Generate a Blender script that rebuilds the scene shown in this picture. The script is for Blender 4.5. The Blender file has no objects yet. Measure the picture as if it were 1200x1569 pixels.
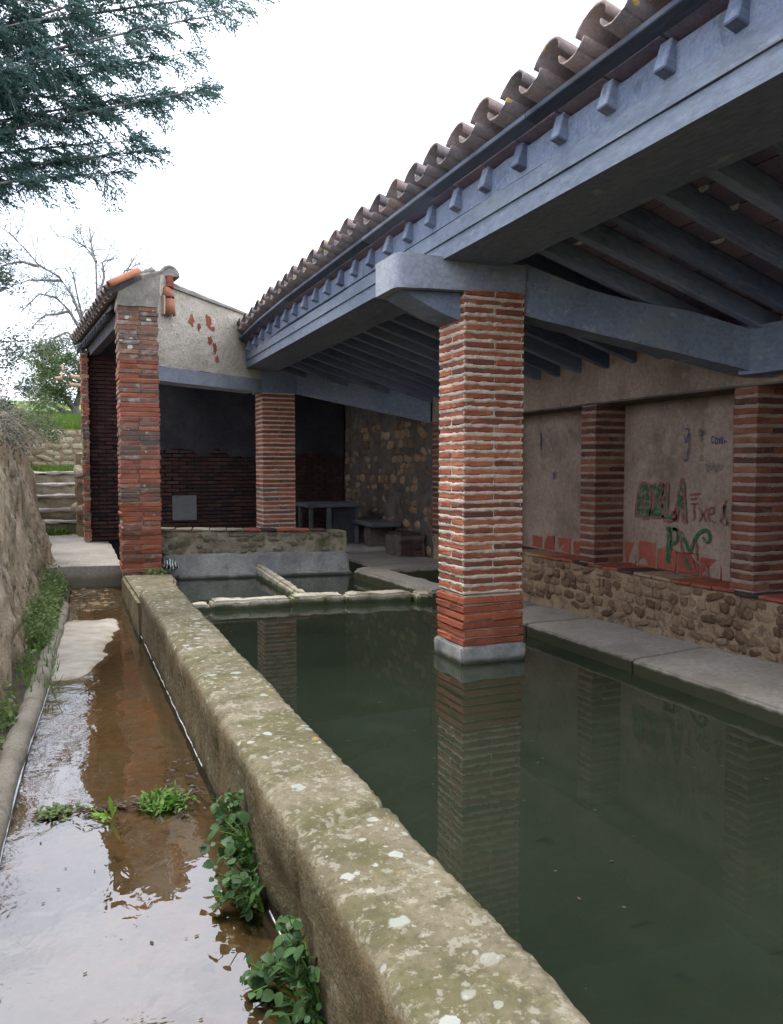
import bpy, bmesh, math, random
import numpy as np
from mathutils import Vector, Matrix, noise as mn

R = math.radians
sc = bpy.context.scene
col = sc.collection
rnd = random.Random(7)

# ------------------------------------------------------------------ camera, sky, sun, exposure
cam_d = bpy.data.cameras.new('camera')
cam = bpy.data.objects.new('camera', cam_d); col.objects.link(cam)
cam_d.sensor_fit = 'HORIZONTAL'; cam_d.sensor_width = 36.0
cam_d.lens = 36.0 * 1225.0 / 1200.0
cam_d.clip_start = 0.02; cam_d.clip_end = 1500.0
_m = Matrix(((0.92473724, 0.0215589, -0.37999507),
             (-0.38060615, 0.05238045, -0.92325254),
             (0.0, 0.99839446, 0.0566436)))
cam.matrix_world = Matrix.Translation((0, 0, 1.41)) @ _m.to_4x4()
sc.camera = cam

SUN_EL, SUN_AZ = 65.0, -50.0          # azimuth measured from +Y towards +X
world = bpy.data.worlds.new('World'); sc.world = world
world.use_nodes = True
wn, wl = world.node_tree.nodes, world.node_tree.links
wn.clear()
w_out = wn.new('ShaderNodeOutputWorld')
sky = wn.new('ShaderNodeTexSky'); sky.sky_type = 'NISHITA'; sky.sun_disc = False
sky.sun_elevation = R(SUN_EL); sky.sun_rotation = R(SUN_AZ)
sky.air_density = 1.0; sky.dust_density = 3.0; sky.ozone_density = 1.0
b_sky = wn.new('ShaderNodeBackground'); b_sky.inputs['Strength'].default_value = 0.13
wl.new(sky.outputs[0], b_sky.inputs['Color'])
b_cl = wn.new('ShaderNodeBackground'); b_cl.inputs['Color'].default_value = (0.88, 0.94, 1.08, 1)
b_cl.inputs['Strength'].default_value = 1.25
w_tc = wn.new('ShaderNodeTexCoord')
w_no = wn.new('ShaderNodeTexNoise'); w_no.inputs['Scale'].default_value = 2.6
w_no.inputs['Detail'].default_value = 6.0; w_no.inputs['Roughness'].default_value = 0.55
wl.new(w_tc.outputs['Generated'], w_no.inputs['Vector'])
w_mr = wn.new('ShaderNodeMapRange')
w_mr.inputs['From Min'].default_value = 0.36; w_mr.inputs['From Max'].default_value = 0.58
w_mr.inputs['To Min'].default_value = 0.4; w_mr.inputs['To Max'].default_value = 1.0
wl.new(w_no.outputs[0], w_mr.inputs['Value'])
w_mix = wn.new('ShaderNodeMixShader')
wl.new(w_mr.outputs[0], w_mix.inputs[0]); wl.new(b_sky.outputs[0], w_mix.inputs[1]); wl.new(b_cl.outputs[0], w_mix.inputs[2])
wl.new(w_mix.outputs[0], w_out.inputs['Surface'])

sun_d = bpy.data.lights.new('sun', 'SUN'); sun_d.energy = 1.3; sun_d.angle = R(24)
sun_d.color = (1.0, 0.95, 0.86)
sun = bpy.data.objects.new('sun', sun_d); col.objects.link(sun)
_el, _az = R(SUN_EL), R(SUN_AZ)
_to_sun = Vector((math.sin(_az) * math.cos(_el), math.cos(_az) * math.cos(_el), math.sin(_el)))
sun.rotation_euler = _to_sun.to_track_quat('Z', 'Y').to_euler()

sc.view_settings.view_transform = 'Standard'; sc.view_settings.look = 'None'
sc.view_settings.exposure = 1.2; sc.view_settings.gamma = 1.0
sc.view_settings.use_curve_mapping = False
sc.render.engine = 'CYCLES'
sc.cycles.use_denoising = True
sc.cycles.max_bounces = 8; sc.cycles.diffuse_bounces = 5; sc.cycles.glossy_bounces = 4
sc.cycles.transparent_max_bounces = 8
sc.cycles.caustics_reflective = False; sc.cycles.caustics_refractive = False

# ------------------------------------------------------------------ materials
class Mat:
    def __init__(s, name):
        s.m = bpy.data.materials.new(name); s.m.use_nodes = True
        s.nt = s.m.node_tree; s.nt.nodes.clear()
        s.out = s.nt.nodes.new('ShaderNodeOutputMaterial')
    def n(s, t, ins=None, **props):
        nd = s.nt.nodes.new(t)
        for k, v in props.items(): setattr(nd, k, v)
        for k, v in (ins or {}).items(): s.set(nd.inputs[k], v)
        return nd
    def set(s, sock, v):
        if isinstance(v, bpy.types.NodeSocket): s.nt.links.new(v, sock)
        elif isinstance(v, tuple) and len(v) == 3 and sock.type == 'RGBA': sock.default_value = (*v, 1)
        else: sock.default_value = v
    def math(s, op, a, b=0.0, c=0.0):
        nd = s.n('ShaderNodeMath', operation=op)
        s.set(nd.inputs[0], a); s.set(nd.inputs[1], b); s.set(nd.inputs[2], c)
        return nd.outputs[0]
    def coord(s, kind='Object', scale=(1, 1, 1), rand=False):
        tc = s.n('ShaderNodeTexCoord')
        v = tc.outputs[kind]
        if kind == 'World':
            pass
        if rand:
            oi = s.n('ShaderNodeObjectInfo')
            sc_ = s.n('ShaderNodeVectorMath', operation='SCALE'); cb = s.n('ShaderNodeCombineXYZ', {0: oi.outputs['Random'], 1: oi.outputs['Random'], 2: oi.outputs['Random']})
            s.set(sc_.inputs[0], cb.outputs[0]); sc_.inputs['Scale'].default_value = 37.0
            ad = s.n('ShaderNodeVectorMath', operation='ADD'); s.set(ad.inputs[0], v); s.set(ad.inputs[1], sc_.outputs[0]); v = ad.outputs[0]
        mp = s.n('ShaderNodeMapping', {'Vector': v, 'Scale': scale})
        return mp.outputs[0]
    def noise(s, vec, scale, detail=4.0, rough=0.6, dist=0.0):
        return s.n('ShaderNodeTexNoise', {'Vector': vec, 'Scale': scale, 'Detail': detail, 'Roughness': rough, 'Distortion': dist}).outputs[0]
    def ramp(s, fac, stops, interp='LINEAR'):
        r = s.n('ShaderNodeValToRGB', {'Fac': fac}); cr = r.color_ramp; cr.interpolation = interp
        while len(cr.elements) < len(stops): cr.elements.new(0.5)
        for e, (p, c) in zip(cr.elements, stops): e.position = p; e.color = (*c, 1)
        return r.outputs[0]
    def mask(s, v, lo, hi, top=1.0):
        return s.n('ShaderNodeMapRange', {'Value': v, 'From Min': lo, 'From Max': hi, 'To Min': 0.0, 'To Max': top}, interpolation_type='SMOOTHSTEP').outputs[0]
    def mix(s, f, a, b, mode='MIX'):
        nd = s.n('ShaderNodeMix', data_type='RGBA', blend_type=mode)
        s.set(nd.inputs[0], f); s.set(nd.inputs[6], a); s.set(nd.inputs[7], b)
        return nd.outputs[2]
    def finish(s, color, rough=0.85, bump=None, spec=0.3, **kw):
        p = s.n('ShaderNodeBsdfPrincipled', {'Base Color': color, 'Roughness': rough})
        p.inputs['Specular IOR Level'].default_value = spec
        for k, v in kw.items(): s.set(p.inputs[k.replace('_', ' ')], v)
        if bump:
            h, st, dist = bump
            b = s.n('ShaderNodeBump', {'Height': h, 'Strength': st, 'Distance': dist})
            s.set(p.inputs['Normal'], b.outputs[0])
        s.nt.links.new(p.outputs[0], s.out.inputs['Surface'])
        return s.m

def rough_mat(name, stops, scale=4.0, rand=False, var=0.0, layers=(), bump=(30.0, 0.5, 0.01), rough=0.88, stretch=(1, 1, 1), spec=0.25, detail=6.0, two=False):
    """mottled surface: noise ramp, fine grain, then stain layers (kind, scale, lo, hi, colour, amount)."""
    M = Mat(name)
    v = M.coord('Object', stretch, rand)
    n1 = M.noise(v, scale, detail, 0.62)
    fac = n1
    if rand and var:
        oi = M.n('ShaderNodeObjectInfo')
        r = M.math('MULTIPLY_ADD', oi.outputs['Random'], var, -var * 0.5)
        fac = M.math('ADD', n1, r)
    c = M.ramp(fac, stops)
    fine = M.noise(v, scale * 14.0, 4.0, 0.7)
    g = M.n('ShaderNodeMapRange', {'Value': fine, 'From Min': 0.25, 'From Max': 0.75, 'To Min': 0.72, 'To Max': 1.25}).outputs[0]
    cb = M.n('ShaderNodeCombineColor', {0: g, 1: g, 2: g}).outputs[0]
    c = M.mix(1.0, c, cb, 'MULTIPLY')
    for L in layers:
        kind, lsc, lo, hi, lc, amt = L[:6]
        if kind == 'noise':
            mk = M.mask(M.noise(v, lsc, 5.0, 0.65), lo, hi, amt)
        elif kind == 'spot':
            d = M.noise(v, lsc * 1.7, 3.0, 0.6)
            vv = M.n('ShaderNodeVectorMath', {0: v}, operation='ADD'); 
            cbx = M.n('ShaderNodeCombineXYZ', {0: d, 1: d, 2: d}); sc3 = M.n('ShaderNodeVectorMath', {0: cbx.outputs[0]}, operation='SCALE'); sc3.inputs['Scale'].default_value = 0.5 / lsc
            M.set(vv.inputs[1], sc3.outputs[0])
            vo = M.n('ShaderNodeTexVoronoi', {'Vector': vv.outputs[0], 'Scale': lsc, 'Randomness': 1.0})
            sel = M.n('ShaderNodeSeparateColor', {0: vo.outputs['Color']}).outputs[0]
            mk = M.math('MULTIPLY', M.mask(vo.outputs['Distance'], hi, lo, amt), M.mask(sel, L[6], L[6] + 0.02))
            patch = M.mask(M.noise(v, 1.1, 2.0), L[7], L[7] + 0.1) if len(L) > 7 else None
            if patch is not None: mk = M.math('MULTIPLY', mk, patch)
        elif kind == 'z':       # band in world height (a waterline, damp foot): lo..hi with a ragged edge
            geo = M.n('ShaderNodeNewGeometry'); z = M.n('ShaderNodeSeparateXYZ', {0: geo.outputs['Position']}).outputs[2]
            zz = M.math('MULTIPLY_ADD', M.noise(v, lsc, 4.0), L[6] if len(L) > 6 else 0.1, z)
            mk = M.mask(zz, hi, lo, amt)
        elif kind == 'up':      # on faces that look up
            geo = M.n('ShaderNodeNewGeometry'); z = M.n('ShaderNodeSeparateXYZ', {0: geo.outputs['Normal']}).outputs[2]
            mk = M.math('MULTIPLY', M.mask(z, 0.35, 0.8), M.mask(M.noise(v, lsc, 5.0, 0.65), lo, hi, amt))
        elif kind == 'side':    # tints the upright faces only
            geo = M.n('ShaderNodeNewGeometry'); z = M.n('ShaderNodeSeparateXYZ', {0: geo.outputs['Normal']}).outputs[2]
            mk = M.math('MULTIPLY', M.mask(z, 0.62, 0.25), M.mask(M.noise(v, lsc, 5.0, 0.65), lo, hi, amt))
        c = M.mix(mk, c, lc)
    h = M.noise(v, bump[0], 6.0, 0.65)
    h2 = M.noise(v, bump[0] * 0.2, 3.0, 0.5)
    hh = M.math('MULTIPLY_ADD', h2, 1.5, h)
    return M.finish(c, rough, (hh, bump[1], bump[2]), spec)

MAT = {}
MAT['brick'] = rough_mat('brick', [(0.2, (0.13, 0.055, 0.038)), (0.42, (0.24, 0.075, 0.042)), (0.6, (0.34, 0.105, 0.052)), (0.8, (0.40, 0.155, 0.08))], 5.0, True, 0.45,
    [('noise', 9.0, 0.56, 0.72, (0.40, 0.28, 0.20), 0.55), ('noise', 3.0, 0.62, 0.75, (0.10, 0.07, 0.055), 0.5)], (55.0, 0.9, 0.008))
MAT['brick_bright'] = rough_mat('brick_bright', [(0.2, (0.171, 0.059, 0.036)), (0.5, (0.333, 0.090, 0.045)), (0.8, (0.414, 0.135, 0.072))], 4.0, True, 0.35, [('noise', 9.0, 0.58, 0.74, (0.40, 0.28, 0.20), 0.5)], (50.0, 0.9, 0.008))
MAT['brick_shade'] = rough_mat('shaded_brick', [(0.2, (0.075, 0.036, 0.03)), (0.42, (0.135, 0.048, 0.032)), (0.6, (0.20, 0.068, 0.04)), (0.8, (0.25, 0.10, 0.06))], 5.0, True, 0.5, [('noise', 9.0, 0.56, 0.72, (0.24, 0.17, 0.13), 0.5)], (50.0, 0.9, 0.008))  # darker copy of brick, pilaster shade put into the colour
MAT['mortar_shade'] = rough_mat('shaded_mortar_joint', [(0.25, (0.19, 0.145, 0.11)), (0.5, (0.28, 0.22, 0.17)), (0.8, (0.37, 0.30, 0.24))], 6.0, False, 0, [('noise', 3.0, 0.55, 0.7, (0.13, 0.10, 0.08), 0.6)], (60.0, 0.7, 0.006))  # darker mortar copy carrying the same painted pilaster shade
MAT['brick_red'] = rough_mat('brick_red', [(0.24, (0.140, 0.108, 0.092)), (0.38, (0.205, 0.097, 0.070)), (0.52, (0.302, 0.089, 0.054)), (0.78, (0.410, 0.140, 0.086))], 4.0, True, 0.6,
    [('noise', 8.0, 0.54, 0.70, (0.38, 0.30, 0.24), 0.55), ('noise', 2.5, 0.6, 0.72, (0.14, 0.12, 0.105), 0.6), ('spot', 16.0, 0.20, 0.26, (0.55, 0.53, 0.46), 0.8, 0.9)], (40.0, 0.55, 0.006))
MAT['brick_lichen'] = rough_mat('brick_lichen', [(0.2, (0.15, 0.12, 0.10)), (0.42, (0.20, 0.115, 0.085)), (0.6, (0.27, 0.12, 0.08)), (0.8, (0.32, 0.16, 0.11))], 4.0, True, 0.45,
    [('noise', 7.0, 0.50, 0.64, (0.42, 0.39, 0.34), 0.75), ('spot', 9.0, 0.22, 0.28, (0.66, 0.64, 0.58), 0.9, 0.8)], (40.0, 0.6, 0.006))
MAT['brick_dark'] = rough_mat('brick_dark', [(0.2, (0.028, 0.024, 0.026)), (0.5, (0.060, 0.030, 0.027)), (0.8, (0.096, 0.044, 0.036))], 5.0, True, 0.5,  # shelter's inner shade put into the tone; also plain dark bricks elsewhere
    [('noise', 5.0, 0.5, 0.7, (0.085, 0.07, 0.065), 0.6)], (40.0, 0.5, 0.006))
MAT['mortar'] = rough_mat('mortar', [(0.25, (0.38, 0.29, 0.22)), (0.5, (0.53, 0.43, 0.34)), (0.8, (0.63, 0.54, 0.45))], 6.0, False, 0, [('noise', 3.0, 0.6, 0.8, (0.26, 0.19, 0.14), 0.5)], (70.0, 0.7, 0.006))
MAT['mortar_grey'] = rough_mat('mortar_grey', [(0.25, (0.17, 0.145, 0.12)), (0.5, (0.31, 0.265, 0.22)), (0.8, (0.45, 0.40, 0.34))], 5.0, False, 0, [], (60.0, 0.7, 0.006))
MAT['parapet'] = rough_mat('parapet_concrete', [(0.25, (0.125, 0.105, 0.065)), (0.45, (0.185, 0.157, 0.101)), (0.62, (0.246, 0.211, 0.143)), (0.8, (0.333, 0.290, 0.205))], 2.6, False, 0,
    [('noise', 3.4, 0.50, 0.62, (0.13, 0.112, 0.055), 0.6), ('up', 4.0, 0.42, 0.62, (0.115, 0.108, 0.045), 0.8), ('noise', 8.0, 0.56, 0.66, (0.105, 0.092, 0.06), 0.6), ('noise', 14.0, 0.58, 0.68, (0.42, 0.38, 0.29), 0.55),
     ('up', 22.0, 0.55, 0.62, (0.36, 0.34, 0.27), 0.6), ('noise', 60.0, 0.57, 0.66, (0.09, 0.08, 0.045), 0.6), ('up', 45.0, 0.60, 0.68, (0.45, 0.41, 0.33), 0.6),
     ('spot', 11.0, 0.22, 0.27, (0.44, 0.45, 0.41), 0.85, 0.62, 0.44), ('spot', 23.0, 0.22, 0.28, (0.42, 0.43, 0.38), 0.8, 0.70, 0.44), ('spot', 6.5, 0.16, 0.22, (0.38, 0.42, 0.36), 0.8, 0.72), ('spot', 9.3, 0.12, 0.16, (0.42, 0.27, 0.05), 0.75, 0.9),
     ('side', 2.5, 0.30, 0.62, (0.15, 0.112, 0.06), 0.85), ('side', 6.0, 0.55, 0.64, (0.07, 0.065, 0.03), 0.7), ('z', 5.0, -0.10, 0.02, (0.045, 0.05, 0.022), 0.92, 0.12)], (38.0, 0.95, 0.012), 0.93)
MAT['coping_stone'] = rough_mat('coping_stone', [(0.25, (0.26, 0.23, 0.17)), (0.5, (0.42, 0.38, 0.30)), (0.8, (0.55, 0.51, 0.43))], 4.0, False, 0,
    [('noise', 6.0, 0.5, 0.62, (0.13, 0.14, 0.04), 0.8), ('z', 8.0, 0.06, 0.11, (0.035, 0.045, 0.012), 0.93, 0.07)], (35.0, 0.8, 0.01))
MAT['kerb'] = rough_mat('kerb_stone', [(0.25, (0.19, 0.165, 0.125)), (0.5, (0.29, 0.255, 0.20)), (0.8, (0.38, 0.345, 0.285))], 4.0, False, 0, [('noise', 5.0, 0.54, 0.66, (0.13, 0.12, 0.06), 0.7)], (35.0, 0.8, 0.01))
MAT['ledge'] = rough_mat('ledge_stone', [(0.25, (0.218, 0.195, 0.164)), (0.5, (0.289, 0.261, 0.222)), (0.8, (0.359, 0.328, 0.289))], 2.0, False, 0,
    [('noise', 5.0, 0.55, 0.7, (0.24, 0.205, 0.17), 0.5), ('noise', 1.5, 0.54, 0.66, (0.20, 0.17, 0.14), 0.55), ('z', 8.0, 0.095, 0.122, (0.032, 0.034, 0.014), 0.95, 0.05)], (30.0, 0.5, 0.006), 0.7)
MAT['cement_grey'] = rough_mat('cement_grey', [(0.25, (0.157, 0.161, 0.154)), (0.5, (0.286, 0.282, 0.260)), (0.8, (0.424, 0.403, 0.365))], 2.2, False, 0,
    [('noise', 3.0, 0.5, 0.62, (0.16, 0.17, 0.17), 0.6), ('noise', 5.0, 0.55, 0.7, (0.19, 0.17, 0.12), 0.6), ('z', 6.0, 0.03, 0.075, (0.03, 0.034, 0.014), 0.92, 0.05)], (30.0, 0.6, 0.006))
MAT['beam'] = rough_mat('beam_concrete', [(0.25, (0.118, 0.141, 0.195)), (0.5, (0.167, 0.197, 0.255)), (0.8, (0.223, 0.249, 0.298))], 2.4, False, 0,  # grey concrete with the blue of the lens flare mixed in
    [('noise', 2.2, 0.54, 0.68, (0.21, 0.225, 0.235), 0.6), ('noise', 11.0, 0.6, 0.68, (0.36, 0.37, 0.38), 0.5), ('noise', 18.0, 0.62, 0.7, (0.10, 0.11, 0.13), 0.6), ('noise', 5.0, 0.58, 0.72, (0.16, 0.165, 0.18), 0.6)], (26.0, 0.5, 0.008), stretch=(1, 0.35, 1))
MAT['capital'] = rough_mat('capital_concrete', [(0.25, (0.198, 0.216, 0.267)), (0.5, (0.279, 0.302, 0.354)), (0.8, (0.360, 0.373, 0.405))], 3.0, False, 0,
    [('noise', 4.0, 0.56, 0.7, (0.17, 0.18, 0.165), 0.6), ('noise', 25.0, 0.58, 0.7, (0.42, 0.38, 0.33), 0.5)], (80.0, 0.7, 0.006))
MAT['rafter'] = rough_mat('rafter', [(0.25, (0.100, 0.123, 0.188)), (0.5, (0.159, 0.193, 0.274)), (0.8, (0.234, 0.265, 0.343))], 3.0, True, 0.4, [('noise', 9.0, 0.56, 0.68, (0.075, 0.08, 0.095), 0.6), ('noise', 16.0, 0.62, 0.7, (0.26, 0.27, 0.29), 0.5)], (24.0, 0.4, 0.006), stretch=(0.3, 1, 1))  # flare blue tinted into the grey of the rafters
MAT['old_wood'] = rough_mat('old_wood', [(0.25, (0.045, 0.045, 0.055)), (0.5, (0.08, 0.08, 0.095)), (0.8, (0.13, 0.125, 0.135))], 3.0, True, 0.3, [], (24.0, 0.4, 0.006))
MAT['eave_wood'] = rough_mat('eave_wood', [(0.25, (0.055, 0.065, 0.095)), (0.5, (0.09, 0.105, 0.145)), (0.8, (0.14, 0.155, 0.20))], 3.0, True, 0.4, [('noise', 9.0, 0.56, 0.68, (0.07, 0.065, 0.065), 0.6)], (24.0, 0.5, 0.006), stretch=(1, .2, 1))  # board tone carries a touch of the flare's blue
MAT['ceiling_tile'] = rough_mat('ceiling_tile', [(0.25, (0.131, 0.114, 0.168)), (0.5, (0.192, 0.154, 0.208)), (0.8, (0.276, 0.188, 0.222))], 4.0, True, 0.4, [('noise', 6.0, 0.6, 0.75, (0.27, 0.24, 0.23), 0.4)], (30.0, 0.4, 0.005))  # tile tone shifted towards the bluish flare veil
MAT['drip'] = rough_mat('mortar_drip', [(0.3, (0.42, 0.40, 0.40)), (0.7, (0.6, 0.57, 0.55))], 8.0)
MAT['tile'] = rough_mat('roof_tile', [(0.2, (0.110, 0.101, 0.113)), (0.45, (0.161, 0.136, 0.139)), (0.6, (0.205, 0.158, 0.152)), (0.8, (0.263, 0.193, 0.173))], 4.0, True, 0.4,
    [('up', 7.0, 0.45, 0.6, (0.37, 0.33, 0.25), 0.75), ('spot', 12.0, 0.2, 0.27, (0.46, 0.29, 0.06), 0.7, 0.88), ('noise', 5.0, 0.58, 0.7, (0.13, 0.115, 0.105), 0.6)], (40.0, 0.6, 0.006))
MAT['tile_new'] = rough_mat('terracotta', [(0.25, (0.323, 0.127, 0.075)), (0.5, (0.418, 0.172, 0.100)), (0.8, (0.475, 0.241, 0.156))], 3.0, True, 0.3, [('noise', 8.0, 0.62, 0.75, (0.45, 0.3, 0.22), 0.4)], (40.0, 0.4, 0.004))
MAT['plaster'] = rough_mat('plaster', [(0.22, (0.180, 0.129, 0.098)), (0.45, (0.276, 0.200, 0.153)), (0.62, (0.344, 0.252, 0.196)), (0.8, (0.398, 0.304, 0.244))], 1.8, False, 0,
    [('noise', 3.2, 0.54, 0.7, (0.17, 0.11, 0.085), 0.55), ('noise', 1.4, 0.52, 0.66, (0.13, 0.105, 0.085), 0.6), ('noise', 9.0, 0.60, 0.72, (0.37, 0.315, 0.265), 0.55), ('noise', 2.3, 0.58, 0.66, (0.36, 0.30, 0.25), 0.5)], (22.0, 0.7, 0.012))
MAT['plaster_dark'] = rough_mat('plaster_dark', [(0.25, (0.026, 0.027, 0.034)), (0.5, (0.044, 0.044, 0.053)), (0.8, (0.080, 0.076, 0.080))], 1.6, False, 0, [('noise', 3.0, 0.56, 0.7, (0.07, 0.045, 0.045), 0.5)], (24.0, 0.6, 0.01))  # near-black tone holds the painted shade of the shelter interior
MAT['render_coat'] = rough_mat('gable_render', [(0.25, (0.472, 0.407, 0.323)), (0.5, (0.616, 0.538, 0.437)), (0.8, (0.718, 0.640, 0.524))], 3.0, False, 0,
    [('noise', 2.0, 0.58, 0.75, (0.30, 0.27, 0.23), 0.55), ('noise', 24.0, 0.56, 0.68, (0.27, 0.24, 0.21), 0.6)], (60.0, 1.0, 0.02))
MAT['cement_cap'] = rough_mat('cement_cap', [(0.25, (0.20, 0.18, 0.155)), (0.5, (0.30, 0.275, 0.24)), (0.8, (0.42, 0.39, 0.34))], 5.0, False, 0,
    [('noise', 10.0, 0.56, 0.66, (0.42, 0.40, 0.32), 0.7), ('noise', 4.0, 0.58, 0.7, (0.14, 0.13, 0.105), 0.6)], (45.0, 0.9, 0.01))
MAT['stone'] = rough_mat('rubble_stone', [(0.2, (0.132, 0.079, 0.050)), (0.4, (0.228, 0.142, 0.087)), (0.58, (0.316, 0.206, 0.124)), (0.8, (0.387, 0.269, 0.174))], 4.0, True, 0.55,
    [('noise', 6.0, 0.58, 0.72, (0.26, 0.13, 0.085), 0.5), ('noise', 14.0, 0.6, 0.72, (0.40, 0.34, 0.26), 0.5)], (32.0, 0.8, 0.012))
MAT['stone_mortar'] = rough_mat('rubble_mortar', [(0.25, (0.244, 0.165, 0.098)), (0.5, (0.358, 0.250, 0.153)), (0.8, (0.454, 0.331, 0.211))], 5.0, False, 0, [('noise', 9.0, 0.52, 0.64, (0.13, 0.095, 0.07), 0.75)], (40.0, 1.0, 0.016))
MAT['stone_mortar_dark'] = rough_mat('shaded_rubble_mortar', [(0.25, (0.080, 0.068, 0.060)), (0.5, (0.136, 0.112, 0.092)), (0.8, (0.216, 0.180, 0.136))], 2.0, False, 0, [('noise', 7.0, 0.5, 0.62, (0.075, 0.06, 0.055), 0.75)], (34.0, 1.0, 0.02))  # mortar tone lowered to paint in the deep shade at the far wall
MAT['stone_moss'] = rough_mat('mossy_rubble', [(0.25, (0.17, 0.14, 0.10)), (0.5, (0.32, 0.27, 0.19)), (0.8, (0.45, 0.40, 0.31))], 5.0, True, 0.3, [('noise', 2.4, 0.5, 0.62, (0.10, 0.11, 0.035), 0.7), ('noise', 6.0, 0.56, 0.68, (0.24, 0.115, 0.075), 0.5)], (36.0, 1.0, 0.014))
MAT['bank_wall'] = rough_mat('retaining_wall', [(0.22, (0.283, 0.212, 0.133)), (0.42, (0.456, 0.360, 0.236)), (0.6, (0.591, 0.479, 0.335)), (0.8, (0.715, 0.606, 0.454))], 3.2, False, 0,
    [('noise', 1.6, 0.52, 0.66, (0.14, 0.135, 0.07), 0.7), ('noise', 7.0, 0.56, 0.66, (0.12, 0.095, 0.065), 0.75), ('noise', 5.0, 0.6, 0.7, (0.60, 0.56, 0.52), 0.8), ('z', 2.0, 0.05, 0.65, (0.20, 0.145, 0.055), 0.55, 0.7), ('noise', 17.0, 0.57, 0.66, (0.08, 0.062, 0.045), 0.7)],
    (26.0, 1.0, 0.035), stretch=(1, 0.8, 0.5))
MAT['bank_stone'] = rough_mat('bank_stone', [(0.22, (0.297, 0.226, 0.145)), (0.45, (0.463, 0.369, 0.252)), (0.8, (0.678, 0.572, 0.436))], 4.0, True, 0.4, [('noise', 4.0, 0.54, 0.68, (0.15, 0.145, 0.075), 0.6), ('noise', 9.0, 0.58, 0.68, (0.12, 0.095, 0.065), 0.6), ('z', 2.0, 0.05, 0.65, (0.20, 0.145, 0.055), 0.5, 0.7)], (26.0, 1.0, 0.02), stretch=(1, 0.8, 0.5))
MAT['path'] = rough_mat('path_concrete', [(0.25, (0.30, 0.27, 0.235)), (0.5, (0.40, 0.365, 0.325)), (0.8, (0.48, 0.445, 0.40))], 2.5, False, 0, [('noise', 5.0, 0.58, 0.72, (0.22, 0.19, 0.15), 0.5), ('noise', 1.4, 0.58, 0.72, (0.20, 0.19, 0.12), 0.4), ('z', 3.0, 0.03, 0.13, (0.17, 0.15, 0.09), 0.8, 0.12)], (35.0, 0.6, 0.008))
MAT['soil'] = rough_mat('soil', [(0.25, (0.05, 0.04, 0.028)), (0.5, (0.09, 0.072, 0.05)), (0.8, (0.14, 0.115, 0.08))], 6.0, False, 0, [], (30.0, 1.0, 0.02))
MAT['grass'] = rough_mat('lawn_grass', [(0.25, (0.09, 0.16, 0.02)), (0.5, (0.15, 0.25, 0.035)), (0.8, (0.22, 0.33, 0.06))], 2.0, False, 0, [], (60.0, 1.0, 0.05))
MAT['dirt_ground'] = rough_mat('ground', [(0.25, (0.10, 0.09, 0.055)), (0.5, (0.16, 0.14, 0.09)), (0.8, (0.21, 0.19, 0.13))], 0.8, False, 0, [('noise', 0.5, 0.45, 0.6, (0.07, 0.10, 0.03), 0.8)], (14.0, 0.8, 0.03))
MAT['bark'] = rough_mat('bark', [(0.25, (0.09, 0.075, 0.065)), (0.5, (0.15, 0.13, 0.115)), (0.8, (0.23, 0.205, 0.185))], 8.0, False, 0, [], (40.0, 0.8, 0.01), stretch=(1, 1, 0.3))
MAT['bark_grey'] = rough_mat('bark_grey', [(0.25, (0.15, 0.135, 0.135)), (0.5, (0.22, 0.20, 0.20)), (0.8, (0.3, 0.28, 0.275))], 6.0, False, 0, [], (30.0, 0.6, 0.01))
MAT['bark_pale'] = rough_mat('bark_pale', [(0.25, (0.33, 0.21, 0.15)), (0.6, (0.5, 0.34, 0.25))], 3.0)
MAT['dry_stem'] = rough_mat('dry_stem', [(0.25, (0.20, 0.16, 0.12)), (0.6, (0.36, 0.31, 0.25))], 3.0)
MAT['table_top'] = rough_mat('slab_grey', [(0.25, (0.074, 0.077, 0.084)), (0.6, (0.124, 0.127, 0.130))], 3.0)
MAT['red_patch'] = rough_mat('red_brick_bare', [(0.25, (0.21, 0.06, 0.04)), (0.5, (0.30, 0.08, 0.052)), (0.8, (0.37, 0.125, 0.085))], 4.0, True, 0.25, [('noise', 10.0, 0.6, 0.72, (0.40, 0.30, 0.23), 0.6)], (30.0, 0.5, 0.006))
MAT['sky_glint'] = rough_mat('painted_sky_glint', [(0.3, (0.62, 0.64, 0.66)), (0.7, (0.8, 0.8, 0.8))], 12.0, rough=0.3)  # white colour standing for sky reflected at the water's edge
MAT['patch_plate'] = rough_mat('grey_plate', [(0.25, (0.13, 0.13, 0.14)), (0.6, (0.20, 0.20, 0.205))], 4.0)

def paint(name, c1, c2, thin=0.0):
    M = Mat(name); v = M.coord('Object')
    n = M.noise(v, 9.0, 5.0, 0.7)
    c = M.ramp(n, [(0.3, c1), (0.7, c2)])
    worn = M.mask(M.noise(v, 26.0, 4.0, 0.7), 0.56 - thin, 0.66 - thin, 0.8)
    c = M.mix(worn, c, (0.23, 0.175, 0.135))
    return M.finish(c, 0.7)
MAT['paint_green'] = paint('graffiti_green', (0.014, 0.065, 0.024), (0.035, 0.13, 0.05), 0.05)
MAT['paint_red'] = paint('graffiti_red', (0.19, 0.045, 0.04), (0.28, 0.09, 0.075), 0.07)
MAT['paint_blue'] = paint('graffiti_blue', (0.02, 0.035, 0.17), (0.05, 0.07, 0.25), 0.04)
MAT['paint_black'] = paint('graffiti_grey', (0.08, 0.075, 0.08), (0.15, 0.14, 0.14), 0.1)

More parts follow.
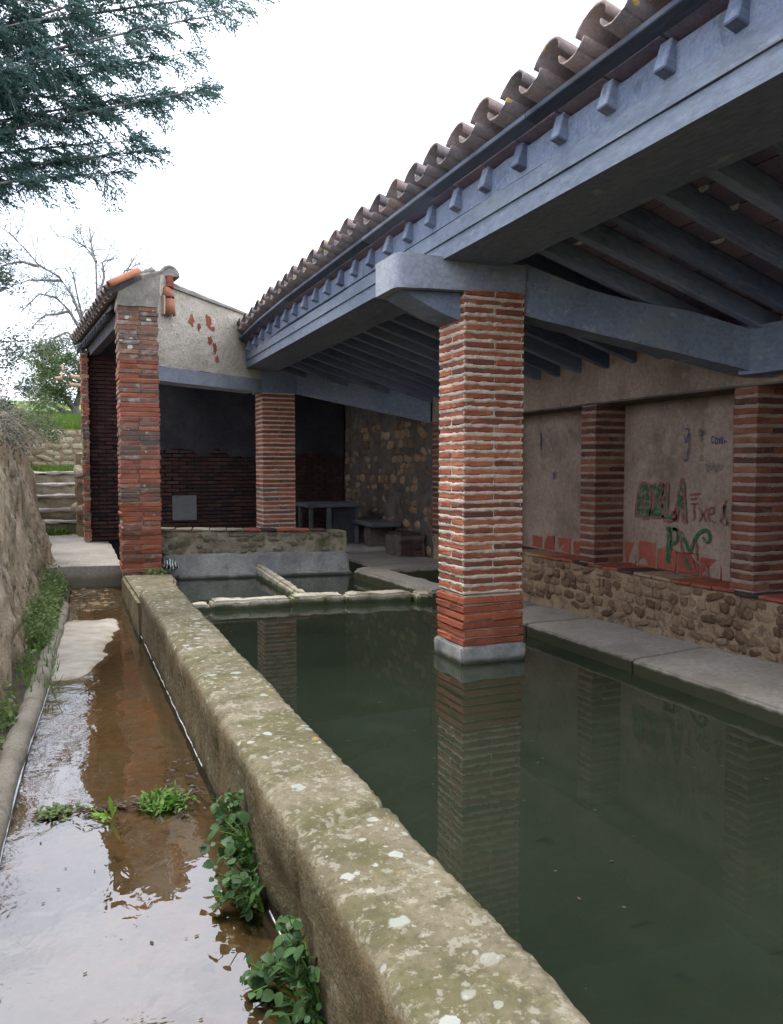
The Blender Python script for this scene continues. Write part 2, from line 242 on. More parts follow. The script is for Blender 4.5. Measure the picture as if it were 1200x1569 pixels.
def leaf_mat(name, c1, c2, trans=0.25, rough=0.5):
    M = Mat(name); oi = M.n('ShaderNodeObjectInfo'); v = M.coord('Object')
    f = M.math('MULTIPLY_ADD', oi.outputs['Random'], 0.35, M.noise(v, 7.0, 2.0))
    c = M.ramp(f, [(0.3, c1), (0.85, c2)])
    p = M.n('ShaderNodeBsdfPrincipled', {'Base Color': c, 'Roughness': rough}); p.inputs['Specular IOR Level'].default_value = 0.35
    t = M.n('ShaderNodeBsdfTranslucent', {'Color': c})
    mx = M.n('ShaderNodeMixShader', {0: trans, 1: p.outputs[0], 2: t.outputs[0]})
    M.nt.links.new(mx.outputs[0], M.out.inputs['Surface']); return M.m
MAT['conifer'] = leaf_mat('conifer_leaf', (0.06, 0.13, 0.125), (0.14, 0.24, 0.20), 0.5)  # leaf green paled and blued to paint in the flare veil
MAT['evergreen'] = leaf_mat('evergreen_leaf', (0.05, 0.075, 0.06), (0.11, 0.14, 0.10), 0.3)
MAT['olive'] = leaf_mat('olive_leaf', (0.06, 0.095, 0.035), (0.14, 0.19, 0.08), 0.3)
MAT['vine'] = leaf_mat('vine_leaf', (0.022, 0.062, 0.02), (0.075, 0.15, 0.05), 0.2, 0.45)
MAT['weed'] = leaf_mat('weed_leaf', (0.06, 0.14, 0.02), (0.16, 0.30, 0.05), 0.3)
MAT['weed_bright'] = leaf_mat('weed_bright', (0.12, 0.27, 0.03), (0.22, 0.42, 0.06), 0.35)
MAT['ground_leaf'] = leaf_mat('ground_leaf', (0.06, 0.11, 0.03), (0.26, 0.34, 0.12), 0.35)
MAT['dead_leaf'] = leaf_mat('dead_leaf', (0.02, 0.016, 0.012), (0.10, 0.075, 0.05), 0.1)

def water_pool():
    M = Mat('pool_water'); v = M.coord('Object')
    murk = M.ramp(M.noise(v, 0.9, 4.0), [(0.3, (0.0150, 0.0205, 0.0125)), (0.7, (0.0235, 0.031, 0.0190))])
    deb = M.mask(M.noise(M.coord('Object', (1, 2.2, 1)), 3.4, 5.0, 0.6), 0.63, 0.70, 0.5)
    murk = M.mix(deb, murk, (0.008, 0.012, 0.009))
    vo = M.n('ShaderNodeTexVoronoi', {'Vector': v, 'Scale': 14.0, 'Randomness': 1.0}); sel = M.n('ShaderNodeSeparateColor', {0: vo.outputs['Color']}).outputs[0]
    speck = M.math('MULTIPLY', M.mask(vo.outputs['Distance'], 0.11, 0.07), M.mask(sel, 0.86, 0.88, 0.8))
    murk = M.mix(speck, murk, (0.075, 0.075, 0.055))
    film = M.mask(M.noise(v, 1.6, 5.0, 0.7), 0.52, 0.72, 0.5)
    murk = M.mix(film, murk, (0.031, 0.039, 0.024))
    h = M.noise(v, 7.0, 3.0)
    return M.finish(murk, 0.015, (h, 0.012, 0.02), 0.5, IOR=1.36)
MAT['pool_water'] = water_pool()

def water_channel():
    M = Mat('channel_water'); v = M.coord('Object', (1.3, 1.0, 1))
    h = M.noise(v, 6.5, 3.0, 0.5, 0.4)
    calm = M.mask(M.noise(M.coord('Object'), 1.3, 2.0), 0.42, 0.62)
    h = M.math('MULTIPLY', h, M.math('MULTIPLY_ADD', calm, 0.85, 0.15))
    b = M.n('ShaderNodeBump', {'Height': h, 'Strength': 0.10, 'Distance': 0.05})
    fr = M.n('ShaderNodeFresnel', {'IOR': 2.25, 'Normal': b.outputs[0]})
    gl = M.n('ShaderNodeBsdfGlossy', {'Color': (1, 1, 1), 'Roughness': 0.012, 'Normal': b.outputs[0]})
    tr = M.n('ShaderNodeBsdfTransparent', {'Color': (0.93, 0.87, 0.76)})
    mx = M.n('ShaderNodeMixShader', {0: fr.outputs[0], 1: tr.outputs[0], 2: gl.outputs[0]})
    M.nt.links.new(mx.outputs[0], M.out.inputs['Surface']); return M.m
MAT['channel_water'] = water_channel()
MAT['bed'] = rough_mat('channel_bed', [(0.25, (0.143, 0.095, 0.044)), (0.5, (0.219, 0.154, 0.078)), (0.8, (0.267, 0.210, 0.137))], 1.8, False, 0,
    [('noise', 4.0, 0.52, 0.66, (0.30, 0.16, 0.06), 0.6), ('noise', 1.2, 0.57, 0.70, (0.16, 0.13, 0.05), 0.6), ('noise', 9.0, 0.62, 0.7, (0.07, 0.06, 0.03), 0.7)], (22.0, 0.6, 0.01))
def bed_mix():      # pale cement patch laid over the brown bed
    m_ = MAT['bed']; nt = m_.node_tree; P_ = next(n for n in nt.nodes if n.type == 'BSDF_PRINCIPLED'); src = P_.inputs['Base Color'].links[0].from_socket
    at = nt.nodes.new('ShaderNodeAttribute'); at.attribute_name = 'pale'
    no = nt.nodes.new('ShaderNodeTexNoise'); no.inputs['Scale'].default_value = 6.0; no.inputs['Detail'].default_value = 6.0; tc = nt.nodes.new('ShaderNodeTexCoord'); nt.links.new(tc.outputs['Object'], no.inputs['Vector'])
    ad = nt.nodes.new('ShaderNodeMath'); ad.operation = 'MULTIPLY_ADD'; nt.links.new(no.outputs[0], ad.inputs[0]); ad.inputs[1].default_value = .5; nt.links.new(at.outputs['Fac'], ad.inputs[2])
    mr = nt.nodes.new('ShaderNodeMapRange'); mr.inputs['From Min'].default_value = .62; mr.inputs['From Max'].default_value = 1.05; nt.links.new(ad.outputs[0], mr.inputs['Value'])
    cr = nt.nodes.new('ShaderNodeValToRGB'); cr.color_ramp.elements[0].color = (0.34, 0.29, 0.22, 1); cr.color_ramp.elements[1].color = (0.50, 0.46, 0.40, 1); cr.color_ramp.elements[0].position = .3; cr.color_ramp.elements[1].position = .7; nt.links.new(no.outputs[0], cr.inputs[0])
    mx = nt.nodes.new('ShaderNodeMix'); mx.data_type = 'RGBA'; nt.links.new(mr.outputs[0], mx.inputs[0]); nt.links.new(src, mx.inputs[6]); nt.links.new(cr.outputs[0], mx.inputs[7]); nt.links.new(mx.outputs[2], P_.inputs['Base Color'])
bed_mix()
MAT['bed_dry'] = rough_mat('dry_slab', [(0.25, (0.32, 0.29, 0.25)), (0.5, (0.42, 0.385, 0.335)), (0.8, (0.50, 0.465, 0.41))], 3.0, False, 0, [('noise', 6.0, 0.58, 0.7, (0.30, 0.25, 0.2), 0.5)], (40.0, 0.4, 0.006))

# ------------------------------------------------------------------ mesh helpers
def link(name, mesh, parent=None, mat=None, loc=None, rot=None, scale=None):
    if mat is not None and not mesh.materials: mesh.materials.append(MAT[mat] if isinstance(mat, str) else mat)
    o = bpy.data.objects.new(name, mesh); col.objects.link(o)
    if parent is not None: o.parent = parent
    if loc is not None: o.location = loc
    if rot is not None: o.rotation_euler = rot
    if scale is not None: o.scale = scale
    return o
def thing(name, label, cat, loc=(0, 0, 0), group=None):
    o = bpy.data.objects.new(name, None); col.objects.link(o); o.location = loc
    o.empty_display_size = 0.1
    o['label'] = label; o['category'] = cat; o['kind'] = 'thing'
    if group: o['group'] = group
    return o
def tag(o, label, cat, group=None, kind=None):
    o['label'] = label; o['category'] = cat
    if group: o['group'] = group
    if kind: o['kind'] = kind
    return o
def structure(o, label=None):
    o['kind'] = 'structure'
    if label: o['label'] = label
    return o
def pydata(name, v, f, smooth=False):
    me = bpy.data.meshes.new(name); me.from_pydata(v, [], f)
    if smooth: me.polygons.foreach_set('use_smooth', [True] * len(me.polygons))
    me.update(); return me
class MB:
    def __init__(s): s.v = []; s.f = []
    def add(s, v, f):
        o = len(s.v); s.v += [tuple(p) for p in v]; s.f += [tuple(i + o for i in q) for q in f]
    def hexa(s, p):          # 8 corners: bottom ring 0-3, top ring 4-7
        s.add(p, [(3, 2, 1, 0), (4, 5, 6, 7), (0, 1, 5, 4), (1, 2, 6, 5), (2, 3, 7, 6), (3, 0, 4, 7)])
    def box(s, x0, x1, y0, y1, z0, z1):
        s.hexa([(x0, y0, z0), (x1, y0, z0), (x1, y1, z0), (x0, y1, z0), (x0, y0, z1), (x1, y0, z1), (x1, y1, z1), (x0, y1, z1)])
    def prism(s, poly, fn):  # poly: list of 2-D points; fn(p, k) -> 3-D for end k = 0, 1
        n = len(poly); a = [fn(p, 0) for p in poly]; b = [fn(p, 1) for p in poly]
        s.add(a + b, [tuple(range(n - 1, -1, -1)), tuple(range(n, 2 * n))] + [(i, (i + 1) % n, n + (i + 1) % n, n + i) for i in range(n)])
    def tube(s, pts, radii, n=6, cap=True):
        pts = [Vector(p) for p in pts]; rings = []
        for i, p in enumerate(pts):
            d = (pts[min(i + 1, len(pts) - 1)] - pts[max(i - 1, 0)])
            if d.length < 1e-6: d = Vector((0, 0, 1))
            d.normalize(); a = d.orthogonal().normalized(); b = d.cross(a)
            rings.append([p + (a * math.cos(t) + b * math.sin(t)) * radii[i] for t in (2 * math.pi * k / n for k in range(n))])
        v = [q for r_ in rings for q in r_]; f = []
        for i in range(len(pts) - 1):
            for k in range(n): f.append((i * n + k, i * n + (k + 1) % n, (i + 1) * n + (k + 1) % n, (i + 1) * n + k))
        if cap: f.append(tuple(range(n - 1, -1, -1))); f.append(tuple((len(pts) - 1) * n + k for k in range(n)))
        s.add(v, f)
    def mesh(s, name, smooth=False): return pydata(name, s.v, s.f, smooth)
def bevel(me, w, seg=1):
    bm = bmesh.new(); bm.from_mesh(me); bmesh.ops.recalc_face_normals(bm, faces=bm.faces)
    bmesh.ops.bevel(bm, geom=list(bm.edges), offset=w, segments=seg, affect='EDGES', clamp_overlap=True)
    bm.to_mesh(me); bm.free(); return me
def fix(me):
    bm = bmesh.new(); bm.from_mesh(me); bmesh.ops.recalc_face_normals(bm, faces=bm.faces); bm.to_mesh(me); bm.free(); return me
def fbm(p, s=1.0, o=4): return mn.fractal(Vector(p) * s, 1.0, 2.0, o)
def roughen(me, amp, s, cut=0, o=4, seed=0.0):
    """subdivide a mesh and push its vertices along their normals"""
    bm = bmesh.new(); bm.from_mesh(me); bmesh.ops.recalc_face_normals(bm, faces=bm.faces)
    if cut:
        for L in cut if isinstance(cut, (list, tuple)) else [cut]:
            ed = [e for e in bm.edges if e.calc_length() > L]
            for _ in range(9):
                ed = [e for e in bm.edges if e.calc_length() > L]
                if not ed: break
                bmesh.ops.subdivide_edges(bm, edges=ed, cuts=1, use_grid_fill=True)
    bm.normal_update()
    for v in bm.verts:
        v.co += v.normal * amp * fbm(v.co + Vector((seed, seed, seed)), s, o)
    for f in bm.faces: f.smooth = True
    bm.to_mesh(me); bm.free(); me.set_sharp_from_angle(angle=R(42)); return me
def rough_box(name, lx, ly, lz, bev, jit, seed):
    r = random.Random(seed); m = MB(); m.box(-lx / 2, lx / 2, -ly / 2, ly / 2, -lz / 2, lz / 2)
    me = m.mesh(name); bevel(me, bev)
    for v in me.vertices:
        v.co += Vector((r.uniform(-jit, jit), r.uniform(-jit, jit), r.uniform(-jit, jit) * 0.8))
    return me
_bc = {}
def brick_mesh(lx, ly, lz, mat, k, bev=0.006, jit=0.0035):
    key = (round(lx, 3), round(ly, 3), round(lz, 4), mat, k)
    if key not in _bc:
        me = rough_box('brick', lx, ly, lz, bev, jit, k * 31 + int(lx * 1000)); me.materials.append(MAT[mat]); _bc[key] = me
    return _bc[key]
_sm = {}
def stone_mesh(k, mat):
    """a squat field stone: outline of 8 points, domed front towards +Z, 40 triangles"""
    key = (k, mat)
    if key not in _sm:
        r = random.Random(900 + k); n = 8; out = []
        for i in range(n):
            a = 2 * math.pi * (i + r.uniform(-.25, .25)) / n
            q = max(abs(math.cos(a)), abs(math.sin(a))) ** 0.6
            rad = r.uniform(0.40, 0.52) / q
            out.append((math.cos(a) * rad, math.sin(a) * rad))
        v = [(x, y, -0.6) for x, y in out] + [(x, y, 0.12 + r.uniform(-.1, .1)) for x, y in out] + [(x * .66 + r.uniform(-.06, .06), y * .66 + r.uniform(-.06, .06), 0.42 + r.uniform(-.12, .12)) for x, y in out] + [(r.uniform(-.1, .1), r.uniform(-.1, .1), 0.5)]
        f = []
        for a in (0, n):
            for i in range(n): f.append((a + i, a + (i + 1) % n, a + n + (i + 1) % n, a + n + i))
        for i in range(n): f.append((2 * n + i, 2 * n + (i + 1) % n, 3 * n))
        me = pydata('stone', v, f, True); me.materials.append(MAT[mat]); _sm[key] = me
    return _sm[key]

# ------------------------------------------------------------------ the setting: ground, banks, water
g = MB(); g.box(-250, 250, -250, 350, -1.2, -0.75)
structure(link('ground', g.mesh('ground'), None, 'dirt_ground'))
g = MB(); g.box(-14, -0.95, -8, 18.9, -0.74, 1.93)
structure(link('earth_bank', g.mesh('earth_bank'), None, 'dirt_ground'))
v, f = [], []
NX, NY = 40, 30
for j in range(NY + 1):
    y = 19.15 + (j / NY) ** 1.6 * 70
    for i in range(NX + 1):
        x = -40 + 90 * i / NX
        z = 2.2 + (y - 19.15) * 0.083 + 0.10 * fbm((x, y, 0), 0.35)
        v.append((x, y, z))
for j in range(NY):
    for i in range(NX):
        a = j * (NX + 1) + i; f.append((a, a + 1, a + NX + 2, a + NX + 1))
structure(link('lawn', pydata('lawn', v, f, True), None, 'grass'), 'bright green lawn sloping up above the far garden wall')
# grass blades along the lawn
def blades(n, xr, yr, zf, h, seed):
    r = random.Random(seed); V, F = [], []
    for _ in range(n):
        x, y = r.uniform(*xr), r.uniform(*yr); z = zf(x, y); a = r.uniform(0, 6.28); hh = h * r.uniform(.5, 1.3); w = hh * .07
        dx, dy = math.cos(a) * w, math.sin(a) * w; lx, ly = r.uniform(-.5, .5) * hh, r.uniform(-.5, .5) * hh
        k = len(V); V += [(x - dx, y - dy, z), (x + dx, y + dy, z), (x + lx, y + ly, z + hh)]; F.append((k, k + 1, k + 2))
    return pydata('grass', V, F)
o = link('grass', blades(16000, (-1.4, 1.4), (19.2, 31), lambda x, y: 2.18 + (y - 19.15) * 0.083, 0.22, 3), None, 'grass')
tag(o, 'bright green grass growing on the lawn beyond the stairs', 'grass', kind='stuff')

# pool water: one sheet between parapet and ledge
v = [(0.8, -3.0, 0), (3.75, -3.0, 0), (3.75, 7.66, 0), (3.6, 10.3, 0), (1.1, 10.5, 0), (0.8, 9.0, 0)]
structure(link('pool_water', pydata('pool_water', v, [(0, 1, 2, 3, 4, 5)]), None, 'pool_water'), 'still dark green water filling the wash basin')

# channel bed (wet brown concrete), partly standing proud of the water
def sstep(a, b, x):
    t = min(1.0, max(0.0, (x - a) / (b - a))); return t * t * (3 - 2 * t)
def bed_h(x, y):
    h = -0.148 + 0.010 * fbm((x, y, 3), 1.7) + 0.004 * fbm((x, y, 9), 9)
    edge = 0.20 + 0.155 * (y - 6.0) + 0.07 * fbm((x, y, 1), 2.2)
    dry = sstep(5.75, 6.35, y + 0.10 * fbm((x, y, 5), 3)) * (1 - sstep(8.2, 8.75, y + .2 * fbm((x, y, 2), 3))) * (1 - sstep(edge - 0.17, edge + 0.10, x))
    h += 0.050 * dry + 0.006 * dry * fbm((x, y, 6), 5)
    far = sstep(8.5, 9.0, y)
    h += far * (0.02 + 0.022 * fbm((x, y, 2), 11))
    weir = math.exp(-((y - 3.72 - 0.04 * fbm((x, 0, 0), 3)) / 0.05) ** 2)
    h += 0.030 * weir * (0.75 + 0.4 * fbm((x, y, 7), 14))
    h -= 0.05 * sstep(0.50, 0.66, x)
    return h, dry
v, f, mi = [], [], []
XS = np.linspace(-0.75, 0.72, 70); YS = np.concatenate([np.linspace(-2.5, 1.6, 14, endpoint=False), np.linspace(1.6, 4.2, 130, endpoint=False), np.linspace(4.2, 10.95, 170)])
dr = []
for y in YS:
    for x in XS:
        h, d = bed_h(x, y); v.append((x, y, h)); dr.append(d)
W = len(XS)
for j in range(len(YS) - 1):
    for i in range(W - 1):
        a = j * W + i; f.append((a, a + 1, a + W + 1, a + W)); mi.append(0)
me = pydata('channel_bed', v, f, True); me.materials.append(MAT['bed'])
at_ = me.attributes.new('pale', 'FLOAT', 'POINT'); at_.data.foreach_set('value', dr)
me.polygons.foreach_set('material_index', mi)
structure(link('channel_bed', me), 'brown concrete bed of the shallow overflow channel')
v = [(-0.9, -2.5, -0.12), (0.75, -2.5, -0.12), (0.75, 10.95, -0.12), (-0.9, 10.95, -0.12)]
structure(link('channel_water', pydata('channel_water', v, [(0, 1, 2, 3)]), None, 'channel_water'), 'thin sheet of water over the channel mirroring the sky')

# soil verge between kerb and retaining wall
def kerb_x(y):
    return float(np.interp(y, [-2.5, 1.5, 2.4, 3.31, 3.81, 4.54, 5.55, 6.5, 7.45, 9.13, 10.9], [-.42, -.36, -.30, -.262, -.247, -.214, -.144, -.09, -.043, .041, .10]))
def wall_x(y): return -0.40 + (y - 5.7) * (0.046 if y > 5.7 else 0.075)
v, f = [], []
ys = np.linspace(-2.5, 11.2, 120)
for y in ys:
    a, b = wall_x(y) - 0.15, kerb_x(y) - 0.02
    for k in range(5):
        t = k / 4; x = a + (b - a) * t
        v.append((x, y, -0.085 + 0.05 * (1 - t) + 0.02 * fbm((x, y, 0), 5)))
for j in range(len(ys) - 1):
    for i in range(4): a = j * 5 + i; f.append((a, a + 1, a + 6, a + 5))
structure(link('soil_verge', pydata('soil_verge', v, f, True), None, 'soil'))
# landing and floors of the rear shelter
m = MB(); m.hexa([(-0.9, 10.86, -0.6), (0.69, 10.80, -0.6), (0.69, 15.7, -0.6), (-0.9, 15.7, -0.6), (-0.9, 10.80, 0.15), (0.69, 10.74, 0.15), (0.69, 15.7, 0.19), (-0.9, 15.7, 0.19)])
me = roughen(m.mesh('landing'), 0.02, 2.5, 0.22)
structure(link('stone_landing', me, None, 'path'), 'pale concrete landing at the end of the channel')
m = MB(); m.box(1.12, 4.79, 11.42, 14.0, -0.6, 0.17); m.box(1.12, 3.4, 10.62, 11.42, -0.6, 0.168)
structure(link('shelter_floor', m.mesh('floor'), None, 'path'))
m = MB(); m.box(3.72, 4.79, 9.25, 11.40, -0.6, 0.12)
structure(link('wash_floor', roughen(m.mesh('floor'), 0.015, 3, 0.3), None, 'ledge'))
m = MB(); m.box(3.9, 4.79, -3, 9.24, -0.6, -0.30)
structure(link('walkway', m.mesh('walkway'), None, 'path'))

# ------------------------------------------------------------------ kerb and parapet
kp = thing('channel_kerb', 'rounded stone kerb along the left edge of the channel', 'kerb', (0, 0, 0))
m = MB(); ky = np.linspace(-2.4, 9.3, 90); tone = []
pts = [(kerb_x(y) - 0.062 + 0.006 * fbm((0, y, 0), 2), y, -0.108 + 0.006 * fbm((4, y, 0), 2)) for y in ky]
m.tube(pts, [0.068 + 0.007 * fbm((9, y, 0), 3) for y in ky], 12)
link('kerb_stone', roughen(m.mesh('kerb', True), 0.008, 7), kp, 'kerb')

par = thing('parapet_wall', 'long low mossy concrete parapet between channel and basin', 'wall', (0.8, 4, 0))
def par_section(y, n_top):
    wob = lambda s: 0.010 * fbm((s, y, 0), 1.3)
    xo, xi = 0.640 + wob(1), 0.972 + wob(5); zt = 0.300 + wob(9)
    xb = 0.635 + 0.012 * fbm((3, y, 7), 1.7)
    r_ = 0.05
    P = [(xb, -0.30), (xb - 0.004, -0.16), (xb - 0.004, -0.06), (xb, 0.02), (xo - 0.006, 0.10), (xo - 0.014, 0.17), (xo - 0.018, zt - 0.075), (xo - 0.016, zt - 0.045), (xo - 0.007, zt - 0.018), (xo + 0.012, zt - 0.004)]
    for k in range(1, n_top): P.append((xo + 0.012 + (xi - xo - 0.042) * k / n_top, zt + 0.002 * math.sin(math.pi * k / n_top)))
    P += [(xi - 0.03, zt - 0.001), (xi - 0.008, zt - 0.009), (xi, zt - 0.03), (xi, zt - 0.12), (xi + 0.004, 0.08), (xi + 0.004, -0.3)]
    return P
ysp = np.concatenate([np.linspace(-2.5, 1.2, 30, endpoint=False), np.linspace(1.2, 4.5, 190, endpoint=False), np.linspace(4.5, 7.55, 110)])
V, F = [], []
for y in ysp:
    for (x, z) in par_section(y, 12): V.append((x, y, z))
K = len(par_section(0, 12))
for j in range(len(ysp) - 1):
    for k in range(K - 1): a = j * K + k; F.append((a, a + 1, a + K + 1, a + K))
F.append(tuple(range(K))); F.append(tuple((len(ysp) - 1) * K + k for k in range(K - 1, -1, -1)))
me = pydata('parapet', V, F, True); fix(me)
bm = bmesh.new(); bm.from_mesh(me); bm.normal_update()
cracks = [(2.35, 0.10), (3.55, -0.12), (4.75, 0.05), (6.2, 0.1), (1.2, -.1)]
for vv in bm.verts:
    c = vv.co; d = 0.005 * fbm(c, 6.0, 5) + 0.005 * fbm(c, 30, 3) + 0.006 * fbm(c, 2.1, 2)
    for cy, sl in cracks:
        q = (c.y - cy - sl * (c.x - 0.8) * 3 - 0.03 * fbm((c.x, c.z, cy), 6)) / 0.013
        d -= 0.022 * math.exp(-q * q) * (1 if c.z > 0.1 else 0.5)
    # spalled hollow at the foot, as beside the ivy
    if c.x < 0.7 and c.z < 0.12:
        d -= 0.05 * math.exp(-((c.y - 2.45) / 0.22) ** 2) * sstep(0.13, 0.0, c.z)
    vv.co += vv.normal * d
bm.to_mesh(me); bm.free()
link('wall_body', me, par, 'parapet', loc=(-0.8, -4, 0))
m = MB()
m.hexa([(0.615, 7.45, -0.3), (0.985, 7.45, -0.3), (1.20, 9.72, -0.3), (0.62, 9.80, -0.3), (0.600, 7.45, 0.215), (0.99, 7.45, 0.215), (1.205, 9.70, 0.135), (0.612, 9.78, 0.145)])
me = m.mesh('end_block'); bevel(me, 0.03, 2); roughen(me, 0.016, 3.0, 0.09, 5)
link('end_block', me, par, 'parapet', loc=(-0.8, -4, 0))
# white strips painting the sky's reflection in the meniscus along both edges
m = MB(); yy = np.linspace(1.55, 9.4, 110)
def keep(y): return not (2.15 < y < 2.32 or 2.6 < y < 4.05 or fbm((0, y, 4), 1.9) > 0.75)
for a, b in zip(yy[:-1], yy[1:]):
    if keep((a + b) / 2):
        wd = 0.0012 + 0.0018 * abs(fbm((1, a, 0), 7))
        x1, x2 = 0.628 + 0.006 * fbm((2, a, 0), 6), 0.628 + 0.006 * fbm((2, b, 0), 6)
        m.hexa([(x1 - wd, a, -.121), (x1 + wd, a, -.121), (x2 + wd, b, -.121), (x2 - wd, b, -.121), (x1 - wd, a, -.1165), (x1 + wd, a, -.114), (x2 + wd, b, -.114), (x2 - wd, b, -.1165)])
o = link('meniscus_glint', m.mesh('glint_strip'), par, 'sky_glint', loc=(-0.8, -4, 0)); o['kind'] = 'stuff'
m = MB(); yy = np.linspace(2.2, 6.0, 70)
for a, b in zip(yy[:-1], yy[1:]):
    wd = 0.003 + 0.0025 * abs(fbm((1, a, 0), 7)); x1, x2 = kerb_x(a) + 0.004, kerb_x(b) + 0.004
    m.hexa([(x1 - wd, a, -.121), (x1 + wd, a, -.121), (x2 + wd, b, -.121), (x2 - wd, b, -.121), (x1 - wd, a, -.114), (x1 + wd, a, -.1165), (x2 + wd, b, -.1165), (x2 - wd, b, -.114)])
o = link('meniscus_glint', m.mesh('glint_strip'), kp, 'sky_glint'); o['kind'] = 'stuff'

# ------------------------------------------------------------------ brick pillars
def mortar_core(x0, x1, y0, y1, z0, z1, course, joint, lap, seed, step=0.02, zoff=0.0, vert=False):
    """mortar body: recessed behind each brick, flush or smeared at each joint"""
    V, F = [], []; nz = max(2, int((z1 - z0) / (course / 7.0)))
    per = []
    nx, ny = max(2, int((x1 - x0) / step)), max(2, int((y1 - y0) / step))
    for i in range(nx): per.append((x0 + (x1 - x0) * i / nx, y0, 0, -1))
    for i in range(ny): per.append((x1, y0 + (y1 - y0) * i / ny, 1, 0))
    for i in range(nx): per.append((x1 - (x1 - x0) * i / nx, y1, 0, 1))
    for i in range(ny): per.append((x0, y1 - (y1 - y0) * i / ny, -1, 0))
    n = len(per)
    for k in range(nz + 1):
        z = z0 + (z1 - z0) * k / nz
        for (x, y, ax, ay) in per:
            p = Vector((x + seed, y, z))
            ph = ((z - zoff) / course + 0.10 * fbm(p, 9, 3)) % 1.0
            d = min(ph, 1 - ph) * course                    # distance from the joint centre
            jw = joint * 0.5 * (1.12 + 0.8 * fbm(p, 16, 3))
            t = 1 - sstep(jw, jw + 0.007, d)
            if vert:
                odd = int(math.floor((z - zoff) / course)) % 2
                q = abs(x - (x0 + x1) / 2) if (ay and odd) else (abs(y - (y0 + y1) / 2) if (ax and not odd) else 1.0)
                t = max(t, 1 - sstep(.006, .012, q + .004 * fbm(p, 20, 2)))
            off = -0.022 + t * (0.020 + lap + 0.0045 * fbm(p, 34, 2))
            V.append((x + ax * off + (off if ax == 0 and False else 0), y + ay * off, z))
    for k in range(nz):
        for i in range(n): F.append((k * n + i, k * n + (i + 1) % n, (k + 1) * n + (i + 1) % n, (k + 1) * n + i))
    F.append(tuple(range(n - 1, -1, -1))); F.append(tuple(nz * n + i for i in range(n)))
    return pydata('mortar', V, F, True)
def lay_bricks(parent, x0, x1, y0, y1, z0, n, course, joint, mat, r, proud=0.0, jit=0.003, both=False, org=(0, 0, 0), gap=0.006):
    for c in range(n):
        zc = z0 + (c + 0.5) * course
        lz = round(course - joint, 4)
        lx, ly = x1 - x0, y1 - y0
        mm = mat(c) if callable(mat) else mat
        cells = []
        if both:
            k = r.random()
            xm = x0 + lx * (0.5 + r.uniform(-.06, .06)) if k < .75 else None
            rows = [(y0, y0 + ly * .5), (y0 + ly * .5, y1)] if c % 2 else [(y0, y1)]
            for (ya, yb) in rows:
                if xm and ya == y0: cells += [(x0, xm, ya, yb), (xm, x1, ya, yb)]
                else: cells.append((x0, x1, ya, yb))
        elif c % 2: cells = [(x0, x0 + lx / 2, y0, y1), (x0 + lx / 2, x1, y0, y1)]
        else: cells = [(x0, x1, y0, y0 + ly / 2), (x0, x1, y0 + ly / 2, y1)]
        for (a, b, p, q) in cells:
            gx = gap
            ax = round((b - a - (gx if (b - a) < lx - .01 else 0)) / .02) * .02 if both else round(b - a - (gx if (b - a) < lx - .01 else 0), 3)
            ay = round(q - p - (gx if (q - p) < ly - .01 else 0), 3)
            me = brick_mesh(ax + 2 * proud, ay + 2 * proud, lz, mm, r.randrange(6))
            link('brick', me, parent, None, loc=((a + b) / 2 + r.uniform(-jit, jit) - org[0], (p + q) / 2 + r.uniform(-jit, jit) - org[1], zc + r.uniform(-.0015, .0015) - org[2]), rot=(r.uniform(-.004, .004), r.uniform(-.004, .004), r.uniform(-.008, .008) + (math.pi if r.random() < .5 else 0)))

r = random.Random(11)
PX0, PX1, PY0, PY1 = 2.615, 3.098, 5.01, 5.43
cp = thing('brick_pillar', 'tall brick pillar standing in the basin water under the concrete capital', 'pillar', (2.86, 5.22, 0))
ORG = (2.86, 5.22, 0)
lay_bricks(cp, PX0, PX1, PY0, PY1, 0.505, 36, 0.0597, 0.0205, 'brick', r, 0.0, 0.003, org=ORG, gap=0.014)
me = mortar_core(PX0, PX1, PY0, PY1, 0.50, 2.66, 0.0597, 0.0205, -0.002, 3.0, 0.0095, zoff=0.505, vert=True)
link('mortar', me, cp, 'mortar', loc=tuple(-q for q in ORG))
lay_bricks(cp, PX0 - .004, PX1 + .004, PY0 - .006, PY1, 0.125, 6, 0.0595, 0.014, 'brick_bright', r, 0.006, 0.009, org=ORG)
me = mortar_core(PX0 + .012, PX1 - .012, PY0 + .012, PY1 - .012, 0.12, 0.49, 0.0595, 0.014, -0.002, 8.0, 0.016, zoff=0.125)
link('mortar', me, cp, 'mortar', loc=tuple(-q for q in ORG))
m = MB(); m.box(PX0 - .022, PX1 + .018, PY0 - .022, PY1 + .02, -0.6, 0.125)
me = m.mesh('cement_foot'); bevel(me, 0.012, 2); roughen(me, 0.012, 7, 0.04)
link('cement_foot', me, cp, 'cement_grey', loc=tuple(-q for q in ORG))

# mid pillar on the low rubble wall
mp = thing('brick_pillar', 'brick pillar just behind the low rubble wall at the back of the troughs', 'pillar', (2.95, 11.72, 0.17))
ORG = (2.95, 11.72, 0.17)
lay_bricks(mp, 2.70, 3.20, 11.50, 11.94, 0.183, 35, 0.0655, 0.021, lambda c: 'brick_red' if c < 14 else 'brick', r, 0, 0.003, org=ORG)
link('mortar', mortar_core(2.70, 3.20, 11.50, 11.94, 0.17, 2.485, 0.0655, 0.021, -0.002, 5.0, 0.03, zoff=0.183), mp, 'mortar', loc=tuple(-q for q in ORG))

